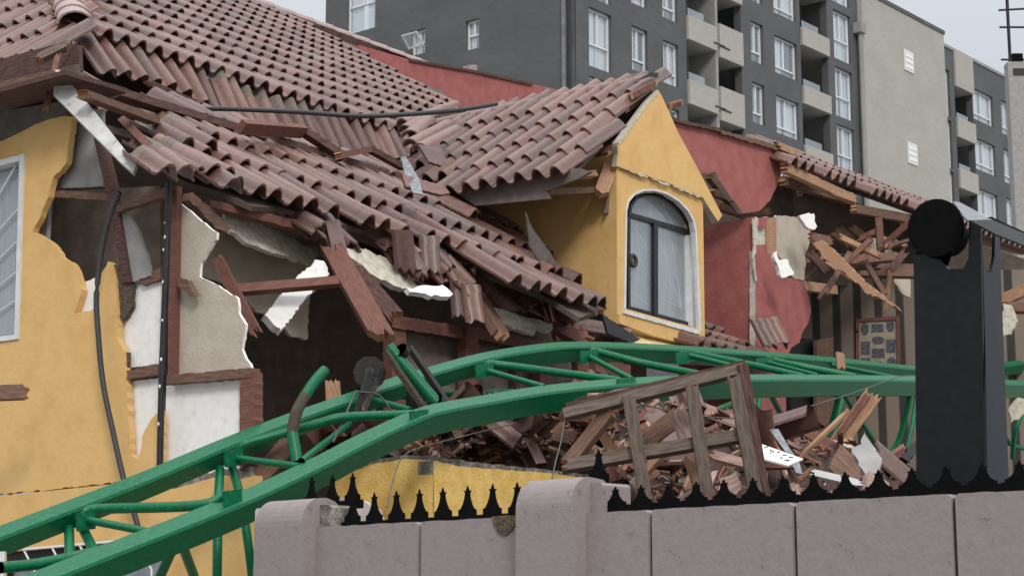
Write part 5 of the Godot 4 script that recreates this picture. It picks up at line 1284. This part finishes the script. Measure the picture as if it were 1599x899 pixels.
	# particular pieces that stand out
	var one = [["pale_timber", "pale split timber with a white painted face behind the lattice", "timber", [1058, 642], [1078, 694], 7.95, 0.075, "wood_pink"], ["pale_timber", "pale split timber end hanging below the lattice rail", "timber", [1080, 714], [1102, 778], 7.85, 0.07, "wood_light"], ["brown_timber", "brown timber sloping up to the white-faced timber", "timber", [1000, 694], [1062, 648], 8.1, 0.08, "wood_brown"], ["striped_plank", "long plank with a red stripe leaning against the boom", "plank", [1364, 616], [1286, 724], 10.4, 0.1, "wood_light"], ["thin_plank", "thin fresh plank behind the leftmost lattice brace", "plank", [940, 676], [960, 710], 7.9, 0.04, "wood_light"], ["slanting_plank", "brown plank end hanging through the spikes under the lattice", "plank", [945, 728], [968, 785], 7.9, 0.07, "wood_red"], ["grey_plank", "thin grey plank lying flat beyond the lattice uprights", "plank", [1110, 710], [1170, 726], 8.2, 0.04, "wood_pink"], ["white_strip", "white trim strip lying across the brown triangular board", "trim", [1266, 738], [1344, 756], 8.2, 0.03, "white_paint"], ["fresh_stake", "short fresh stake poking up behind the boom by the picture", "timber", [1312, 552], [1314, 574], 15.3, 0.07, "wood_light"], ["fallen_beam", "reddish beam lying low behind the boom's left brace", "timber", [400, 752], [452, 690], 10.1, 0.1, "wood_brown"], ["upright_offcut", "upright splintered offcut against the dark opening", "timber", [519, 596], [521, 632], 11.0, 0.09, "wood_light"], ["stub_beam", "sawn beam end jutting from the yellow wall below the window", "timber", [-60, 616], [40, 612], 10.7, 0.09, "wood_brown"]]
	for q in one:
		tag(plank(self, q[0], at(q[3][0], q[3][1], q[5]), at(q[4][0], q[4][1], q[5]), q[6], 0.04, m[q[7]], 0.02), q[1], q[2])
	tag(plank(self, "red_stripe_plank", at(1356, 616, 10.37), at(1292, 704, 10.37), 0.04, 0.045, m.wood_red, 0.02), "narrow reddish plank on the long leaning plank", "plank")
	tag(poly3(self, "triangular_board", [[1315, 689, 8.3], [1332, 714, 8.3], [1349, 744, 8.2], [1310, 746, 8.2], [1294, 734, 8.25]], 0.02, m.wood_brown, 0.004), "triangular brown board standing behind the spikes", "board")
	tag(poly3(self, "metal_sheet", [[1202, 671, 8.6], [1216, 672, 8.6], [1234, 696, 8.4], [1248, 720, 8.3], [1254, 744, 8.2], [1244, 734, 8.2], [1226, 704, 8.4]], 0.006, m.zinc, 0.0), "curled shiny metal sheet above the printed white board", "metal sheet")
	var sg = thing("printed_board", "white board with lines of black print lying in the rubble", "sign", at(1218, 708, 8.1))
	poly3(sg, "board", [[1186, 691, 8.1], [1255, 717, 8.15], [1232, 726, 8.0], [1190, 716, 7.95]], 0.008, m.foam)
	for q in [[1194, 699, 1200, 697], [1203, 702, 1209, 706], [1214, 706, 1219, 705], [1223, 711, 1229, 710], [1232, 714, 1239, 714], [1199, 710, 1204, 706], [1206, 714, 1213, 711], [1216, 716, 1222, 714], [1225, 719, 1233, 718], [1194, 705, 1198, 708]]:
		plank(sg, "print", at(q[0], q[1], 8.035), at(q[2], q[3], 8.05), 0.004, 0.004, m.black_iron, 0.0)
	tag(poly3(self, "grey_cloth", [[1330, 706, 8.6], [1346, 690, 8.6], [1350, 668, 8.7], [1362, 694, 8.6], [1378, 716, 8.5], [1376, 742, 8.4], [1352, 736, 8.4]], 0.02, m.grey_board, 0.012), "crumpled grey sheet in the rubble by the round brace", "sheet")
	tag(poly3(self, "pale_slab", [[1354, 738, 8.0], [1372, 736, 8.0], [1390, 752, 8.0], [1386, 764, 8.0], [1368, 766, 7.9], [1356, 756, 7.9]], 0.03, m.wood_pink, 0.01), "pinkish slab behind the spikes beside the black chimney", "slab")
	tag(poly3(self, "plastic_bag", [[1408, 712, 8.2], [1424, 694, 8.3], [1434, 684, 8.3], [1436, 700, 8.3], [1420, 720, 8.2]], 0.02, m.black_steel, 0.008), "shiny black plastic scrap beside the chimney foot", "plastic")
	tag(poly3(self, "paving_tray", [[1140, 742, 7.7], [1150, 736, 7.7], [1160, 760, 7.7], [1150, 772, 7.7], [1126, 764, 7.7], [1122, 746, 7.7]], 0.02, m.wood_pink, 0.004), "pale pink board seen through the spikes right of the lattice", "board")
	tag(put(SphereMesh.new(), "white_ball", self, Transform3D(Basis().scaled(Vector3(0.06, 0.05, 0.06)), at(486, 724, 10.2)), m.zinc), "small shiny round lump behind the green chord", "lump")

func cables() -> void:
	var r := []
	for q in [[296, 171, 13.2], [350, 170, 13.0], [470, 175, 12.9], [560, 181, 12.9], [640, 178, 13.0], [720, 171, 13.2], [775, 162, 13.5]]: r.append(at(q[0], q[1], q[2]))
	tag(tube(self, "power_cable", r, 0.018, m.cable, 5), "thick grey cable sagging across the upper roof", "cable")
	r = []
	for q in [[186, 300], [173, 332], [160, 380], [150, 457], [152, 513], [160, 597], [177, 680], [193, 750], [213, 816], [222, 860]]: r.append(hit(q[0], q[1], off(F2, 0.09)))
	tag(tube(self, "hanging_cable", r, 0.017, m.cable, 5), "black cable hanging down the torn yellow wall", "cable")
	for q in [[[860, 756, 7.9], [868, 720, 8.3], [876, 690, 8.6], [884, 650, 8.8], [900, 624, 8.8], [935, 617, 8.6]], [[604, 792, 8.6], [618, 735, 9.0], [640, 705, 9.4], [720, 682, 9.6], [800, 662, 9.5]], [[990, 628, 8.3], [1060, 644, 8.6], [1140, 653, 9.0], [1215, 647, 9.4], [1300, 624, 10.0], [1360, 604, 11.0], [1405, 588, 12.4], [1440, 586, 13.5]]]:
		r = []
		for e in q: r.append(at(e[0], e[1], e[2]))
		var lab = "thin grey wire looping over the middle pillar"
		if q[0][0] == 604: lab = "thin wire hanging over the yellow porch wall"
		if q[0][0] == 990: lab = "slack thin wire running from the lattice to the boom"
		tag(tube(self, "loose_wire", r, 0.0035, m.wire, 5), lab, "wire")
	# white post at the very left edge
	var pp = at(3, 880, 8.6)
	tag(plank(self, "gate_post", Vector3(pp.x, 0, pp.z), at(3, 861, 8.6), 0.03, 0.03, m.white_paint), "thin white metal post in front of the barred window", "post")

func ground() -> void:
	var q := PlaneMesh.new(); q.size = Vector2(500, 500)
	var g = put(q, "ground", self, Transform3D(Basis(), Vector3(0, 0, -100)), m.paving)
	g.set_meta("kind", "structure")
	var rd := BoxMesh.new(); rd.size = Vector3(60, 0.02, 6)
	var o = put(rd, "road", self, Transform3D(Basis(wall_dir, Vector3.UP, wall_n), Vector3(wall_a.x, 0.004, wall_a.z) + wall_n * 5.5), m.asphalt)
	o.set_meta("kind", "structure")

func _ready() -> void:
	rng.seed = 11
	var cam := Camera3D.new()
	cam.name = "camera"
	add_child(cam)
	cam.position = CAM
	cam.rotation = Vector3(pitch, 0, 0)
	cam.fov = rad_to_deg(2 * atan(H / 2 / F))
	cam.far = 600
	cam.current = true
	var env := Environment.new()
	env.background_mode = Environment.BG_SKY
	var sky := Sky.new()
	var sm := ProceduralSkyMaterial.new()
	sm.sky_top_color = Color(0.815, 0.823, 0.829)
	sm.sky_horizon_color = Color(0.295, 0.311, 0.33)
	sm.sky_curve = 2.0
	sm.sky_energy_multiplier = 2.0
	sm.ground_bottom_color = Color(0.3, 0.29, 0.28)
	sm.ground_horizon_color = Color(0.5, 0.5, 0.5)
	sm.sun_angle_max = 0
	sky.sky_material = sm
	env.sky = sky
	env.tonemap_mode = Environment.TONE_MAPPER_LINEAR
	env.tonemap_exposure = 1.1
	env.sdfgi_enabled = true
	env.ssao_enabled = true
	env.ssil_enabled = true
	var we := WorldEnvironment.new()
	we.name = "world"
	we.environment = env
	add_child(we)
	var sun := DirectionalLight3D.new()
	sun.name = "sun"
	sun.light_energy = 0.5
	sun.light_angular_distance = 14
	sun.light_color = Color(1.0, 0.98, 0.95)
	sun.shadow_enabled = true
	add_child(sun)
	sun.rotation_degrees = Vector3(-36, 12, 0)

	F1 = plane_at(at(500, 400, 11.6), n1)
	F2 = plane_at(hit(255, 400, F1), n2)
	T1 = plane_at(at(400, 790, 9.2), n1)
	wall_a = hit(510, 822, Plane(Vector3.UP, 2.0))
	var wb = hit(1599, 765, Plane(Vector3.UP, 2.0))
	wall_dir = (wb - wall_a).normalized()
	wall_n = wall_dir.cross(Vector3.UP)
	materials()
	var ph := m["gloom"].duplicate() as StandardMaterial3D
	var t := NoiseTexture2D.new(); t.width = 256; t.height = 256; t.seamless = true; t.noise = noise(0.03, 4, 9)
	var gr := Gradient.new(); gr.offsets = PackedFloat32Array([0.2, 0.5, 0.8]); gr.colors = PackedColorArray([c(50, 54, 66), c(84, 88, 100), c(124, 120, 116)])
	t.color_ramp = gr
	ph.albedo_texture = t; ph.uv1_scale = Vector3.ONE * 5.0
	m["photo"] = ph
	var rl := StandardMaterial3D.new(); rl.albedo_color = c(190, 60, 60); rl.roughness = 0.4
	m["red_lamp"] = rl
	make_tiles()
	ground()
	apartments()
	red_house()
	yellow_house()
	porch_wall()
	boundary_wall()
	boom()
	chimney()
	rubble()
	cables()
